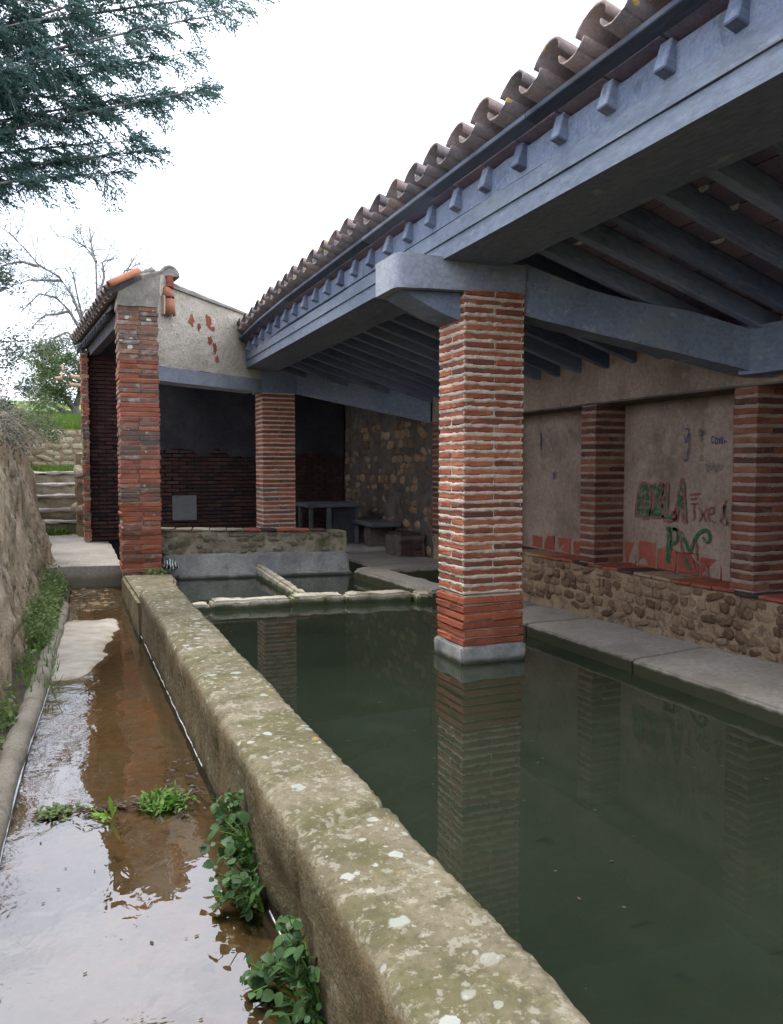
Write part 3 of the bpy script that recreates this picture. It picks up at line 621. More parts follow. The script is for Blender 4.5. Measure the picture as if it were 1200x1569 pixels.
# left pillar at the corner of the rear shelter
lp = thing('brick_pillar', 'weathered red brick corner pillar beside the stone landing', 'pillar', (0.87, 10.25, 0.12))
ORG = (0.87, 10.25, 0.12)
LX0, LX1, LY0, LY1 = 0.640, 1.105, 10.0, 10.5
def lmat(c): return 'brick_lichen' if c > 44 or (c > 33 and c % 3 == 0) or c % 7 == 3 else ('brick_red' if 14 < c < 40 else ('brick' if c % 3 else 'brick_red'))
lay_bricks(lp, LX0, LX1, LY0, LY1, 0.13, 56, 0.0567, 0.010, lmat, r, 0.0, 0.007, both=True, org=ORG)
link('mortar', mortar_core(LX0 + .008, LX1 - .008, LY0 + .008, LY1 - .008, 0.10, 3.31, 0.0567, 0.012, -0.004, 7.0, 0.03, zoff=0.13), lp, 'mortar_grey', loc=tuple(-q for q in ORG))

# ------------------------------------------------------------------ rubble filling helper: stones on a plane
def rubble(parent, mat, to3, nrm_rot, W_, H_, w, h, r, skip=0.0, depth=0.6, lim=300, name='stone', squash=1.0):
    y = 0.0; n = 0
    while y < H_:
        hh = h * r.uniform(.65, 1.35); x = r.uniform(-w, 0)
        while x < W_:
            ww = w * r.uniform(.42, 1.7)
            cx_, cy_ = x + ww / 2, y + hh / 2
            if r.random() > skip and 0 < cx_ < W_ and cy_ < H_ and n < lim:
                s = min(ww, hh)
                o = link(name, stone_mesh(r.randrange(12), mat), parent, None, loc=to3(cx_ + r.uniform(-.01, .01), cy_ + r.uniform(-.012, .012)))
                o.rotation_euler = nrm_rot
                o.rotation_euler.rotate_axis('Z', r.uniform(-.35, .35) + (math.pi if r.random() < .5 else 0))
                o.scale = (ww * .95, hh * .95 * squash, s * depth * r.uniform(.7, 1.1)); n += 1
            x += ww
        y += hh
    return n
ROT_MX = (R(90), 0, R(-90))     # stone front (+Z) turned to -X, its x along -Y... upright
ROT_MY = (R(90), 0, 0)          # stone front turned to -Y

# ------------------------------------------------------------------ right (rear) wall of the wash-house
rw = thing('rear_wall', 'plastered rear wall with brick pilasters on a rubble base, graffiti in its niches', 'wall', (4.8, 5, 0))
def rwl(m, name, mat, smooth=False, rg=None):
    me = m.mesh(name, smooth) if isinstance(m, MB) else m
    if rg: roughen(me, *rg)
    return link(name, me, rw, mat, loc=(-4.8, -5, 0))
XW, XN = 4.80, 5.15
m = MB(); m.box(XW + .012, 5.4, -3, 10.16, -0.6, 0.425); rwl(m, 'base_wall', 'stone_mortar', rg=(0.03, 4.0, 0.09, 5))
m = MB(); m.box(XN, 5.4, -3, 10.16, 0.425, 2.03); rwl(m, 'niche_back', 'plaster', rg=(0.006, 3.0, 0.25))
m = MB(); m.box(XW + .003, 5.4, -3, 10.16, 2.031, 2.62); rwl(m, 'upper_wall', 'plaster', rg=(0.012, 3.0, 0.16))
m = MB(); m.box(XW - .015, 5.14, -3, 10.2, 2.012, 2.028); rwl(m, 'shelf_board', 'stone_mortar_dark')
rubble(rw, 'stone', lambda a, b: (XW + 0.006 - 4.8, 3.3 + a - 5, -0.02 + b), ROT_MX, 5.0, 0.45, 0.125, 0.085, r, 0.10, 0.42)
# sill: worn red bricks
for k in range(34):
    y = 2.2 + k * 0.235
    me = brick_mesh(0.37, 0.225, 0.028, ('red_patch', 'brick_dark', 'stone_mortar', 'brick', 'red_patch', 'brick_dark')[(k * 5 + k // 3) % 6], k % 6, 0.005, 0.004)
    link('brick', me, rw, None, loc=(XW + 0.172 - 4.8 + r.uniform(-.012, .006), y - 5, 0.440 + r.uniform(-.004, .003)), rot=(r.uniform(-.02, .02), r.uniform(-.02, .02), r.uniform(-.04, .04)))
pil_n = 0
for (ya, yb) in ((2.75, 2.97), (4.50, 4.73), (6.45, 6.69), (8.35, 8.60), (9.95, 10.16)):
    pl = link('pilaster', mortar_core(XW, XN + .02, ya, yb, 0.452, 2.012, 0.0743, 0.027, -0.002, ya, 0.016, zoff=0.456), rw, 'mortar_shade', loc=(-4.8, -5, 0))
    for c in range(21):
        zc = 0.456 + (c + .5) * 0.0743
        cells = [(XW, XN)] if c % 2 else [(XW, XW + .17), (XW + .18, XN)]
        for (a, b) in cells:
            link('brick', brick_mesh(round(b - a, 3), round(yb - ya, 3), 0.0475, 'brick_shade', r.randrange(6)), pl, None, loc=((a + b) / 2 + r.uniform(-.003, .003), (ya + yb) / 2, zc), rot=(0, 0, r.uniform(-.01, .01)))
# exposed red bricks low in the niches
for (a, b, za, zb) in ((6.25, 6.42, .46, .67), (5.98, 6.22, .455, .69), (5.70, 5.96, .455, .645), (5.42, 5.69, .455, .64), (5.16, 5.40, .455, .62), (4.92, 5.05, .455, .66), (7.03, 7.28, .46, .60), (7.33, 7.58, .46, .62), (7.63, 7.86, .46, .62), (7.9, 8.1, .46, .6)):
    me = rough_box('brick', 0.03, b - a - 0.012, zb - za, 0.006, 0.012, int(a * 100)); me.materials.append(MAT['red_patch'])
    link('brick', me, rw, None, loc=(XN + 0.0085 - 4.8, (a + b) / 2 - 5, (za + zb) / 2))

# graffiti: flat strokes 4 mm in front of the niche plaster; u runs to the right along the wall (-Y), v up
def stroke(mb, pts, w, closed=False, jag=0.25, x=XN - 0.014):
    P = [Vector((p[0], p[1])) for p in pts]
    Q = []
    for i in range(len(P) - 1):                     # Catmull-Rom
        p0, p1, p2, p3 = P[max(i - 1, 0)], P[i], P[i + 1], P[min(i + 2, len(P) - 1)]
        for k in range(6):
            t = k / 6; Q.append(0.5 * ((2 * p1) + (p2 - p0) * t + (2 * p0 - 5 * p1 + 4 * p2 - p3) * t * t + (3 * p1 - p0 - 3 * p2 + p3) * t ** 3))
    Q.append(P[-1]); L_, R_ = [], []
    for i, q in enumerate(Q):
        d = Q[min(i + 1, len(Q) - 1)] - Q[max(i - 1, 0)]
        if d.length < 1e-6: d = Vector((1, 0))
        d.normalize(); nn = Vector((-d.y, d.x)); ww = w * .5 * (1 + jag * fbm((q.x, q.y, 0), 40))
        L_.append(q + nn * ww); R_.append(q - nn * ww)
    v = [(x, -a.x, a.y) for a in L_] + [(x, -a.x, a.y) for a in R_]; n = len(Q)
    mb.add(v, [(i, i + 1, n + i + 1, n + i) for i in range(n - 1)])
def U(y): return -y
green, red, blue, grey = MB(), MB(), MB(), MB()
def fill(mb, pts, x): mb.add([(x, -p[0], p[1]) for p in pts], [tuple(range(len(pts)))])
# green bubble letters with a red outline: O Z L A
for sh in ([(-6.26, .93), (-6.24, 1.10), (-6.20, 1.235), (-6.10, 1.25), (-6.05, 1.17), (-6.06, .95), (-6.12, .915), (-6.2, .935)],
           [(-6.05, 1.23), (-5.90, 1.255), (-5.86, 1.20), (-5.93, 1.09), (-5.88, 1.04), (-5.86, .955), (-6.03, .935), (-6.05, .99), (-5.99, 1.07)],
           [(-5.88, 1.24), (-5.82, 1.24), (-5.82, 1.01), (-5.72, .995), (-5.71, .94), (-5.87, .93)],
           [(-5.74, .93), (-5.70, 1.10), (-5.655, 1.28), (-5.625, 1.27), (-5.60, 1.08), (-5.585, .92), (-5.62, .93), (-5.64, 1.03), (-5.68, 1.03), (-5.70, .93)]):
    fill(green, sh, XN - 0.012); stroke(red, sh + [sh[0]], 0.026, x=XN - 0.0145)
stroke(red, [(-6.17, 1.14), (-6.13, 1.14), (-6.13, 1.03), (-6.17, 1.03), (-6.17, 1.14)], 0.014, x=XN - 0.0145)
# red "Txe t" with a bar above
stroke(red, [(-5.545, 1.165), (-5.47, 1.17), (-5.42, 1.175)], 0.018)
stroke(red, [(-5.53, 1.12), (-5.46, 1.135)], 0.018)
stroke(red, [(-5.53, 1.08), (-5.44, 1.09)], 0.016); stroke(red, [(-5.485, 1.085), (-5.485, 1.0), (-5.49, .935)], 0.018)
stroke(red, [(-5.43, 1.05), (-5.39, 1.0), (-5.34, .935)], 0.016); stroke(red, [(-5.34, 1.05), (-5.39, .98), (-5.43, .93)], 0.016)
stroke(red, [(-5.31, 1.0), (-5.26, 1.02), (-5.27, 1.06), (-5.31, 1.04), (-5.31, .96), (-5.25, .94)], 0.015)
stroke(red, [(-5.17, 1.06), (-5.14, 1.08), (-5.15, 1.0), (-5.18, .95), (-5.12, .925), (-5.10, .95)], 0.016); stroke(red, [(-5.13, 1.13), (-5.14, 1.02), (-5.10, .93)], 0.016)
# green and red "PN"
stroke(green, [(-5.80, .86), (-5.79, .70), (-5.80, .52)], 0.055); stroke(green, [(-5.79, .83), (-5.70, .84), (-5.69, .74), (-5.78, .70)], 0.03)
stroke(red, [(-5.74, .85), (-5.66, .82), (-5.64, .72), (-5.61, .62)], 0.024); 
stroke(green, [(-5.64, .82), (-5.58, .73), (-5.53, .66), (-5.49, .73), (-5.42, .83), (-5.33, .86), (-5.29, .79), (-5.34, .76), (-5.37, .80)], 0.03)
stroke(green, [(-5.60, .60), (-5.55, .54), (-5.51, .50)], 0.03)
stroke(red, [(-5.44, .74), (-5.45, .62), (-5.41, .57), (-5.33, .55), (-5.31, .47), (-5.38, .455)], 0.026); stroke(red, [(-5.50, .60), (-5.46, .50), (-5.42, .46)], 0.02)
# blue scribbles
stroke(blue, [(-5.62, 1.69), (-5.60, 1.62), (-5.575, 1.70)], 0.012); stroke(blue, [(-5.57, 1.74), (-5.565, 1.66), (-5.575, 1.52), (-5.60, 1.46), (-5.63, 1.48)], 0.012); stroke(blue, [(-5.62, 1.74), (-5.57, 1.75)], 0.012)
stroke(blue, [(-5.265, 1.66), (-5.29, 1.665), (-5.30, 1.625), (-5.27, 1.61)], 0.011); stroke(blue, [(-5.245, 1.65), (-5.255, 1.62), (-5.235, 1.605), (-5.225, 1.64), (-5.245, 1.652)], 0.011); stroke(blue, [(-5.205, 1.60), (-5.20, 1.65), (-5.18, 1.645), (-5.175, 1.60)], 0.011); stroke(blue, [(-5.15, 1.63), (-5.148, 1.61)], 0.012)
stroke(blue, [(-7.94, 1.80), (-7.935, 1.72), (-7.94, 1.62)], 0.02); stroke(blue, [(-7.68, 1.35), (-7.66, 1.27), (-7.63, 1.36)], 0.012)
stroke(grey, [(-5.43, 1.74), (-5.45, 1.69), (-5.42, 1.68), (-5.40, 1.72), (-5.42, 1.63)], 0.012); stroke(grey, [(-5.41, 1.52), (-5.43, 1.48), (-5.41, 1.46)], 0.01)
for k in range(4): stroke(grey, [(-5.36 + .05 * k, 1.44), (-5.34 + .05 * k, 1.36 + .02 * (k % 2)), (-5.32 + .05 * k, 1.42)], 0.008)
for mb_, mt, nm in ((green, 'paint_green', 'green_lettering'), (red, 'paint_red', 'red_lettering'), (blue, 'paint_blue', 'blue_scribble'), (grey, 'paint_black', 'grey_scribble')):
    rwl(mb_, nm, mt)

# far part of the same wall: bare rubble masonry
fw = thing('rubble_wall', 'rough rubble masonry wall at the far right end behind the stone bench', 'wall', (4.8, 12, 0))
m = MB(); m.box(XW + .02, 5.4, 10.17, 14.2, -0.3, 3.4)
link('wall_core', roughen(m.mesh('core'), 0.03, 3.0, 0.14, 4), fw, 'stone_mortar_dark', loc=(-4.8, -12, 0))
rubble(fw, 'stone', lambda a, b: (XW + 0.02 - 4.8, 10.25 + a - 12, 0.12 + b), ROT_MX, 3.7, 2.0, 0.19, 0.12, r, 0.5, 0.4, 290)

# ------------------------------------------------------------------ washing ledge and troughs
ld = thing('washing_ledge', 'pale flat stone washing ledge along the right edge of the basin', 'ledge', (3.9, 4, 0))
yc = [-3.0, -0.4, 1.55, 3.0, 4.35, 5.7, 7.42]
for a, b in zip(yc[:-1], yc[1:]):
    m = MB(); zi = lambda y: 0.165 - 0.022 * max(0, y - 3)
    m.hexa([(3.60, a, -.5), (4.22, a, -.5), (4.22, b - .008, -.5), (3.60, b - .008, -.5), (3.565, a, .10), (4.22, a, zi(a)), (4.22, b - .008, zi(b)), (3.555, b - .008, .10)])
    me = m.mesh('slab'); bevel(me, 0.014, 2); roughen(me, 0.010, 5, 0.09)
    link('slab', me, ld, 'ledge', loc=(-3.9, -4, 0))
tr = thing('trough_wall', 'row of mossy coping stones closing the washing troughs', 'trough', (2.3, 7.8, 0))
cut = [(1.02, 1.315, 7.95, 0.065), (1.33, 2.10, 7.93, 0.095), (2.125, 2.66, 7.865, 0.10), (2.68, 3.37, 7.78, 0.10), (3.39, 3.62, 7.60, 0.09)]
for (a, b, y, z) in cut:
    ang = -0.115; m = MB(); m.box(a, b, -0.09, 0.10, -0.5, z); me = m.mesh('coping'); bevel(me, 0.022, 2)
    for vv in me.vertices: vv.co.y += y + (vv.co.x - a) * math.tan(ang) 
    roughen(me, 0.018, 7, 0.05)
    link('coping_stone', me, tr, 'coping_stone', loc=(-2.3, -7.8, 0))
m = MB(); m.hexa([(2.245, 7.98, -.4), (2.375, 7.97, -.4), (2.40, 10.15, -.4), (2.25, 10.15, -.4), (2.255, 7.98, .085), (2.37, 7.97, .085), (2.385, 10.15, .15), (2.27, 10.15, .15)])
me = m.mesh('divider'); bevel(me, 0.028, 2); roughen(me, 0.014, 6, 0.06); link('divider_stone', me, tr, 'coping_stone', loc=(-2.3, -7.8, 0))
m = MB(); m.hexa([(3.53, 7.50, -.4), (3.86, 7.50, -.4), (3.72, 9.48, -.4), (3.36, 9.48, -.4), (3.53, 7.50, .115), (3.86, 7.50, .125), (3.72, 9.48, .135), (3.38, 9.48, .13)])
me = m.mesh('side'); bevel(me, 0.028, 2); roughen(me, 0.016, 5, 0.07); link('side_stone', me, tr, 'ledge', loc=(-2.3, -7.8, 0))
# upright cement apron and the low rubble wall above it
def aly(x): return 10.42 - (x - 1.14) * 0.172
m = MB(); P = [(1.13, 0), (3.50, 0)]
m.hexa([(1.27, aly(1.27) - .17, -.4), (3.53, aly(3.53) - .16, -.4), (3.53, aly(3.53) + .2, -.4), (1.10, aly(1.10) + .2, -.4), (1.15, aly(1.15) - .05, .30), (3.48, aly(3.48) - .05, .285), (3.48, aly(3.48) + .2, .285), (1.10, aly(1.10) + .2, .30)])
me = m.mesh('apron'); bevel(me, 0.025, 2); roughen(me, 0.022, 4, 0.07); link('cement_apron', me, tr, 'cement_grey', loc=(-2.3, -7.8, 0))
m = MB(); m.hexa([(1.30, aly(1.3) - .22, -.4), (3.50, aly(3.5) - .20, -.4), (3.50, aly(3.5), -.4), (1.30, aly(1.3), -.4), (1.30, aly(1.3) - .21, .045), (3.50, aly(3.5) - .19, .04), (3.50, aly(3.5), .04), (1.30, aly(1.3), .045)])
me = m.mesh('foot'); bevel(me, 0.02, 2); roughen(me, 0.014, 6, 0.07); link('apron_foot', me, tr, 'cement_grey', loc=(-2.3, -7.8, 0))
lw = thing('low_wall', 'low mossy rubble wall with brick coping behind the troughs', 'wall', (2.3, 10.3, 0))
m = MB(); m.hexa([(1.08, aly(1.08), .1), (3.49, aly(3.49), .1), (3.49, aly(3.49) + .32, .1), (1.08, aly(1.08) + .32, .1), (1.10, aly(1.10) + .02, .598), (3.47, aly(3.47) + .02, .545), (3.47, aly(3.47) + .32, .545), (1.10, aly(1.10) + .32, .598)])
me = m.mesh('core'); roughen(me, 0.035, 5.0, 0.06, 5); link('wall_core', me, lw, 'stone_moss', loc=(-2.3, -10.3, 0))
for k in range(10):
    x = 1.12 + k * 0.212
    link('brick', brick_mesh(0.204, 0.30, 0.022, ('stone_moss', 'stone_moss', 'stone_moss', 'stone_moss', 'stone_moss', 'red_patch', 'brick_dark', 'red_patch', 'red_patch', 'brick_dark')[k], k % 6, 0.005, 0.004), lw, None, loc=(x + .1 - 2.3, aly(x + .1) + .13 - 10.3, 0.612 - k * .0045), rot=(0, 0.02, -.17 + r.uniform(-.03, .03)))
rubble(lw, 'stone_moss', lambda a, b: (1.14 + a - 2.3, aly(1.14 + a) + .004 - 10.3, 0.30 + b), (R(90), 0, -.17), 2.25, 0.26, 0.13, 0.075, r, 0.3, 0.35)

# ------------------------------------------------------------------ capital on the basin pillar
cap = thing('pillar_capital', 'grey concrete corbel capital with rounded nose on the basin pillar', 'capital', (2.6, 5.2, 2.8))
arc = [(2.095 + 0.05 * (1 - math.cos(t)), 0) for t in (0,)]
m = MB()
nose = [(2.10, 2.845), (2.10, 2.61)]
CY0, CY1 = 5.012, 5.44
def cshape():
    P = []; r_ = 0.06
    for k in range(5): t = math.pi / 2 * k / 4; P.append((2.095 + r_ - r_ * math.cos(t), CY0 + r_ - r_ * math.sin(t)))
    P += [(3.105, CY0), (3.105, CY1)]
    for k in range(5): t = math.pi / 2 * k / 4; P.append((2.095 + r_ - r_ * math.sin(t), CY1 - r_ + r_ * math.cos(t)))
    return P
m.prism(cshape(), lambda p, k: (p[0], p[1], 2.848 if k else (2.615 + 0.035 * max(0, (p[0] - 2.095)))))
me = m.mesh('capital'); fix(me); roughen(me, 0.006, 6, 0.10)
link('corbel', me, cap, 'capital', loc=(-2.6, -5.2, -2.8))
m = MB(); m.prism([(2.16, 2.615), (2.62, 2.63), (2.62, 2.44), (2.50, 2.47)], lambda p, k: (p[0], 5.09 if k == 0 else 5.40, p[1]))
me = m.mesh('haunch'); fix(me); roughen(me, 0.006, 6, 0.1)
link('haunch', me, cap, 'beam', loc=(-2.6, -5.2, -2.8))
m = MB(); m.box(2.6, 3.115, 5.006, 5.436, 2.647, 2.655); link('mortar_bed', m.mesh('bed'), cap, 'mortar_grey', loc=(-2.6, -5.2, -2.8))

# ------------------------------------------------------------------ roof of the wash-house
rf = thing('wash_house_roof', 'lean-to roof of clay tiles on a concrete beam and rafters over the basin', 'roof', (3, 5, 3))
RO = (-3, -5, -3)
YN, YF = -2.5, 11.28
def rz(x): return 3.09 - 0.309 * (x - 2.385)          # underside of the rafters
SL = math.atan(0.309)
def sag(y): return -0.09 * sstep(9.2, 11.6, y)
m = MB(); m.hexa([(2.44, YN, 2.852), (2.94, YN, 2.852), (2.94, 11.5, 2.80), (2.44, 11.5, 2.80), (2.44, YN, 2.965), (2.94, YN, 2.915), (2.94, 11.5, 2.84), (2.44, 11.5, 2.90)])
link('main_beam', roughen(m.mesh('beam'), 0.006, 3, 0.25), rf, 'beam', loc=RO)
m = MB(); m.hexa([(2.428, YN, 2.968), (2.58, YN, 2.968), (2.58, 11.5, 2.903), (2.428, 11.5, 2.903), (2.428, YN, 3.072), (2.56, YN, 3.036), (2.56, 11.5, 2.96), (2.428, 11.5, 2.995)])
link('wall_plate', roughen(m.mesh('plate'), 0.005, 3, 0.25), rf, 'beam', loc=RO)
# sloping tie beams from the pillars to the rear wall
for (ax, ay, atop, abot, bx, by, btop, bbot, nm) in ((3.10, 5.03, 2.87, 2.50, 4.79, 4.34, 2.35, 2.06, 'tie_beam'), (3.20, 11.51, 2.86, 2.48, 4.79, 10.20, 2.38, 2.02, 'tie_beam')):
    d = Vector((bx - ax, by - ay)).normalized(); nn = Vector((-d.y, d.x)) * 0.28
    m = MB(); S = 12
    for i in range(S):
        t0, t1 = i / S, (i + 1) / S
        q = []
        for (tt) in (t0, t1):
            x, y = ax + (bx - ax) * tt, ay + (by - ay) * tt
            top = atop + (btop - atop) * tt - 0.05 * math.sin(math.pi * min(1, tt * 1.6)) * (1 if tt < .62 else 0)
            bot = abot + (bbot - abot) * tt
            q.append((x, y, bot, top))
        (x0, y0, b0, t0_), (x1, y1, b1, t1_) = q
        m.hexa([(x0, y0, b0), (x1, y1, b1), (x1 + nn.x, y1 + nn.y, b1), (x0 + nn.x, y0 + nn.y, b0), (x0, y0, t0_), (x1, y1, t1_), (x1 + nn.x, y1 + nn.y, t1_), (x0 + nn.x, y0 + nn.y, t0_)])
    me = m.mesh(nm); bm = bmesh.new(); bm.from_mesh(me); bmesh.ops.remove_doubles(bm, verts=bm.verts, dist=1e-4)
    inner = [fc for fc in bm.faces if all(len(e.link_faces) > 2 for e in fc.edges)]
    bmesh.ops.delete(bm, geom=inner, context='FACES'); bm.to_mesh(me); bm.free(); fix(me)
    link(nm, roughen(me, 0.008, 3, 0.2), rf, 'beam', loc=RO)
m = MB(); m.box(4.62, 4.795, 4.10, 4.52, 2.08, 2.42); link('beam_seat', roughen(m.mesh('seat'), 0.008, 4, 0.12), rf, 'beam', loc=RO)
RP = 0.392; nraf = int((YF - YN) / RP)
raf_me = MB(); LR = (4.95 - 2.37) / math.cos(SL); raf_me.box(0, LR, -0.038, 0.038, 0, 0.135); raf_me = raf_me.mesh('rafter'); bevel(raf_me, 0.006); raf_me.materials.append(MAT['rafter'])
for i in range(nraf + 1):
    y = YN + 0.2 + i * RP
    link('rafter', raf_me, rf, None, loc=(2.372 - 3, y - 5, rz(2.372) + sag(y) - 3 + r.uniform(-.004, .004)), rot=(0, SL, r.uniform(-.012, .012)))
ct_me = [rough_box('ceiling_tile', 0.232, RP - 0.012, 0.03, 0.004, 0.003, 70 + k) for k in range(4)]
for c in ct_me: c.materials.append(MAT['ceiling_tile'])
cnt = 0
for i in range(nraf):
    y = YN + 0.2 + (i + .5) * RP
    if y < 1.9: continue
    for j in range(11):
        x = 2.50 + j * 0.232
        o = link('ceiling_tile', ct_me[r.randrange(4)], rf, None, loc=(x - 3, y - 5, rz(x) + sag(y) + 0.158 - 3 + r.uniform(-.004, .003)), rot=(r.uniform(-.01, .01), SL + r.uniform(-.012, .012), 0)); cnt += 1
# boards of the eave and roof deck above
m = MB(); x0, x1 = 2.36, 4.98
for a, b in ((YN, 9.2), (9.2, YF)):
    m.hexa([(x0, a, rz(x0) + .175 + sag(a)), (x1, a, rz(x1) + .175 + sag(a)), (x1, b, rz(x1) + .175 + sag(b)), (x0, b, rz(x0) + .175 + sag(b)), (x0, a, rz(x0) + .20 + sag(a)), (x1, a, rz(x1) + .20 + sag(a)), (x1, b, rz(x1) + .20 + sag(b)), (x0, b, rz(x0) + .20 + sag(b))])
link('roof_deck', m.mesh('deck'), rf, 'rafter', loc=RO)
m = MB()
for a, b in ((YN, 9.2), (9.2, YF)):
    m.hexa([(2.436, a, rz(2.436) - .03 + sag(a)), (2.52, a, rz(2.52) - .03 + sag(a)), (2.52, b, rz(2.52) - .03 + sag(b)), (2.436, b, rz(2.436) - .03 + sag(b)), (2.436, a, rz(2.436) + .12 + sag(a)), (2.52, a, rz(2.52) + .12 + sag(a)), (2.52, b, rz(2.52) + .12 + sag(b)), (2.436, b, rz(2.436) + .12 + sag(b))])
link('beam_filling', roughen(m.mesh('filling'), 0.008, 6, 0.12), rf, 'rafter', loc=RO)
m = MB(); nb = 11
for k in range(nb):
    a, b = YN + (YF - YN) * k / nb, YN + (YF - YN) * (k + 1) / nb - .004
    bo = MB(); z = rz(2.35) + 0.146
    bo.hexa([(2.315, a, z + .012 + sag(a)), (2.495, a, z - .045 + sag(a)), (2.495, b, z - .045 + sag(b)), (2.315, b, z + .012 + sag(b)), (2.315, a, z + .042 + sag(a)), (2.495, a, z - .015 + sag(a)), (2.495, b, z - .015 + sag(b)), (2.315, b, z + .042 + sag(b))])
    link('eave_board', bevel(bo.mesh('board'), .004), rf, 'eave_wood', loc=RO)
m = MB()
for i in range(110):
    y = YN + 0.2 + r.randrange(12, nraf) * RP + r.choice((-.06, .06)) + r.uniform(-.12, .12); x = 2.62 + r.randrange(1, 10) * 0.232
    z = rz(x) + sag(y) + 0.143; w, l = r.uniform(.012, .026), r.uniform(.04, .11)
    m.hexa([(x - w * .4, y - l * .4, z - .012), (x + w * .4, y - l * .3, z - .014), (x + w * .4, y + l * .3, z - .014), (x - w * .4, y + l * .4, z - .012), (x - w, y - l, z + .006), (x + w, y - l, z + .004), (x + w, y + l, z + .004), (x - w, y + l, z + .006)])
o = link('mortar_drips', m.mesh('drips'), rf, 'drip', loc=RO); o['kind'] = 'stuff'

def canal_tile(name, L_, w0, w1, h, up, th=0.014, n=8, mat='tile', seed=0):
    """half-round clay tile along +X; up=True cover, up=False channel"""
    rr = random.Random(seed); V, F = [], []
    S = 3
    for s in range(S + 1):
        t = s / S; w = w0 + (w1 - w0) * t
        for lay in (0, 1):
            for k in range(n + 1):
                a = math.pi * k / n; e = th * lay
                y = -math.cos(a) * (w / 2 - e); z = math.sin(a) * (h - e)
                if not up: z = -math.sin(a) * (h - th + e)
                V.append((L_ * t + rr.uniform(-.003, .003), y + rr.uniform(-.0015, .0015), z + rr.uniform(-.002, .002)))
    N = n + 1
    for s in range(S):
        for lay in (0, 1):
            for k in range(n):
                a = (2 * s + lay) * N + k; b = (2 * (s + 1) + lay) * N + k; F.append((a, a + 1, b + 1, b))
        for e in (0, n):
            a = 2 * s * N + e; b = (2 * s + 1) * N + e; c_ = 2 * (s + 1) * N + e; d_ = (2 * (s + 1) + 1) * N + e; F.append((a, b, d_, c_))
    for base in (0, 2 * S * N):
        for k in range(n): F.append((base + k, base + N + k, base + N + k + 1, base + k + 1))
    me = pydata(name, V, F, True); fix(me); me.materials.append(MAT[mat]); return me
TP = 0.346; NT = int((YF - YN) / TP)
cov = [canal_tile('cover_tile', 0.52, 0.235, 0.20, 0.105, True, seed=k) for k in range(3)]
cha = [canal_tile('channel_tile', 0.52, 0.215, 0.245, 0.085, False, seed=k + 9) for k in range(3)]
field = MB()
for i in range(NT + 1):
    y = YN + 0.12 + i * TP
    for row in range(6):
        x = 2.285 + row * 0.42 + r.uniform(-.012, .012)
        z = rz(x) + 0.20 + sag(y)
        lift = 0.012 * (row % 2)
        if row < 2:
            if y > 1.5:
                link('cover_tile', cov[r.randrange(3)], rf, None, loc=(x - 3, y - 5, z + .115 + lift - 3), rot=(r.uniform(-.03, .03), SL - .03, r.uniform(-.03, .03)))
                link('channel_tile', cha[r.randrange(3)], rf, None, loc=(x + .015 - 3, y + TP / 2 - 5, z + .105 + lift - 3), rot=(r.uniform(-.03, .03), SL - .03, r.uniform(-.02, .02)))
                continue
        for me_, yy_, zz_ in ((cov[i % 3], y, z + .115 + lift), (cha[i % 3], y + TP / 2, z + .105 + lift)):
            mt = Matrix.Translation((x, yy_, zz_)) @ Matrix.Rotation(SL - .03, 4, 'Y')
            field.add([mt @ q.co for q in me_.vertices], [tuple(p.vertices) for p in me_.polygons])
o = link('tile_field', field.mesh('tiles', True), rf, 'tile', loc=RO); o['kind'] = 'stuff'

# ------------------------------------------------------------------ rear shelter: gable, lintel, roof, back wall
gb = thing('rear_shelter', 'small gabled shelter with rendered gable and tiled roof behind the troughs', 'building', (1.8, 11, 0))
GO = (-1.8, -11, 0)
A, B = Vector((1.06, 10.30)), Vector((2.70, 11.50)); gd = (B - A).normalized(); gn = Vector((gd.y, -gd.x))   # gn faces the basin
def gp(u, z, out=0.0): p = A + gd * u + gn * out; return (p.x, p.y, z)
GL = (B - A).length
m = MB(); m.prism([(0, 2.66), (GL + .5, 2.672), (GL + .5, 3.30), (GL * .93, 3.54), (0.40, 3.66), (0.27, 3.78), (0.12, 3.79), (0.0, 3.74)], lambda p, k: gp(p[0], p[1], 0 if k == 0 else -0.3))
me = m.mesh('gable'); fix(me); link('gable_wall', roughen(me, 0.008, 4, 0.12), gb, 'render_coat', loc=GO)
m = MB(); m.prism([(0, 2.475), (GL + .02, 2.485), (GL + .02, 2.668), (0, 2.655)], lambda p, k: gp(p[0], p[1], 0.012 if k == 0 else -0.32))
me = m.mesh('lintel'); fix(me); link('lintel', roughen(me, 0.006, 4, 0.12), gb, 'capital', loc=GO)
# concrete block over the mid pillar where beams meet
m = MB(); m.box(2.66, 3.22, 11.49, 11.95, 2.488, 2.86); link('bearing_block', roughen(m.mesh('block'), 0.006, 4, 0.12), gb, 'beam', loc=GO)
m = MB(); m.prism([(0, 2.86), (2.1, 2.40), (2.1, 3.2), (0, 3.4)], lambda p, k: (2.70 + p[0], 11.62 + .25 * k, p[1])); me = m.mesh('upper_gable'); fix(me); link('upper_gable', me, gb, 'plaster_dark', loc=GO)
# cement cap over the corner pillar
m = MB(); m.prism([(0.635, 3.30), (1.10, 3.30), (1.14, 3.715), (0.98, 3.685), (0.84, 3.60), (0.655, 3.46)], lambda p, k: (p[0], 9.985 if k == 0 else 10.5, p[1]))
me = m.mesh('cap'); fix(me); link('cement_cap', roughen(me, 0.018, 6, 0.06), gb, 'cement_cap', loc=GO)
for (x, z, w) in ((1.06, 3.715, .22), (0.93, 3.675, .2)):
    me = rough_box('stone', w, .4, .03, .008, .008, int(x * 100)); link('cap_stone', me, gb, 'cement_cap', loc=(x - 1.8, 10.25 - 11, z + .01), rot=(0, -.3, 0))
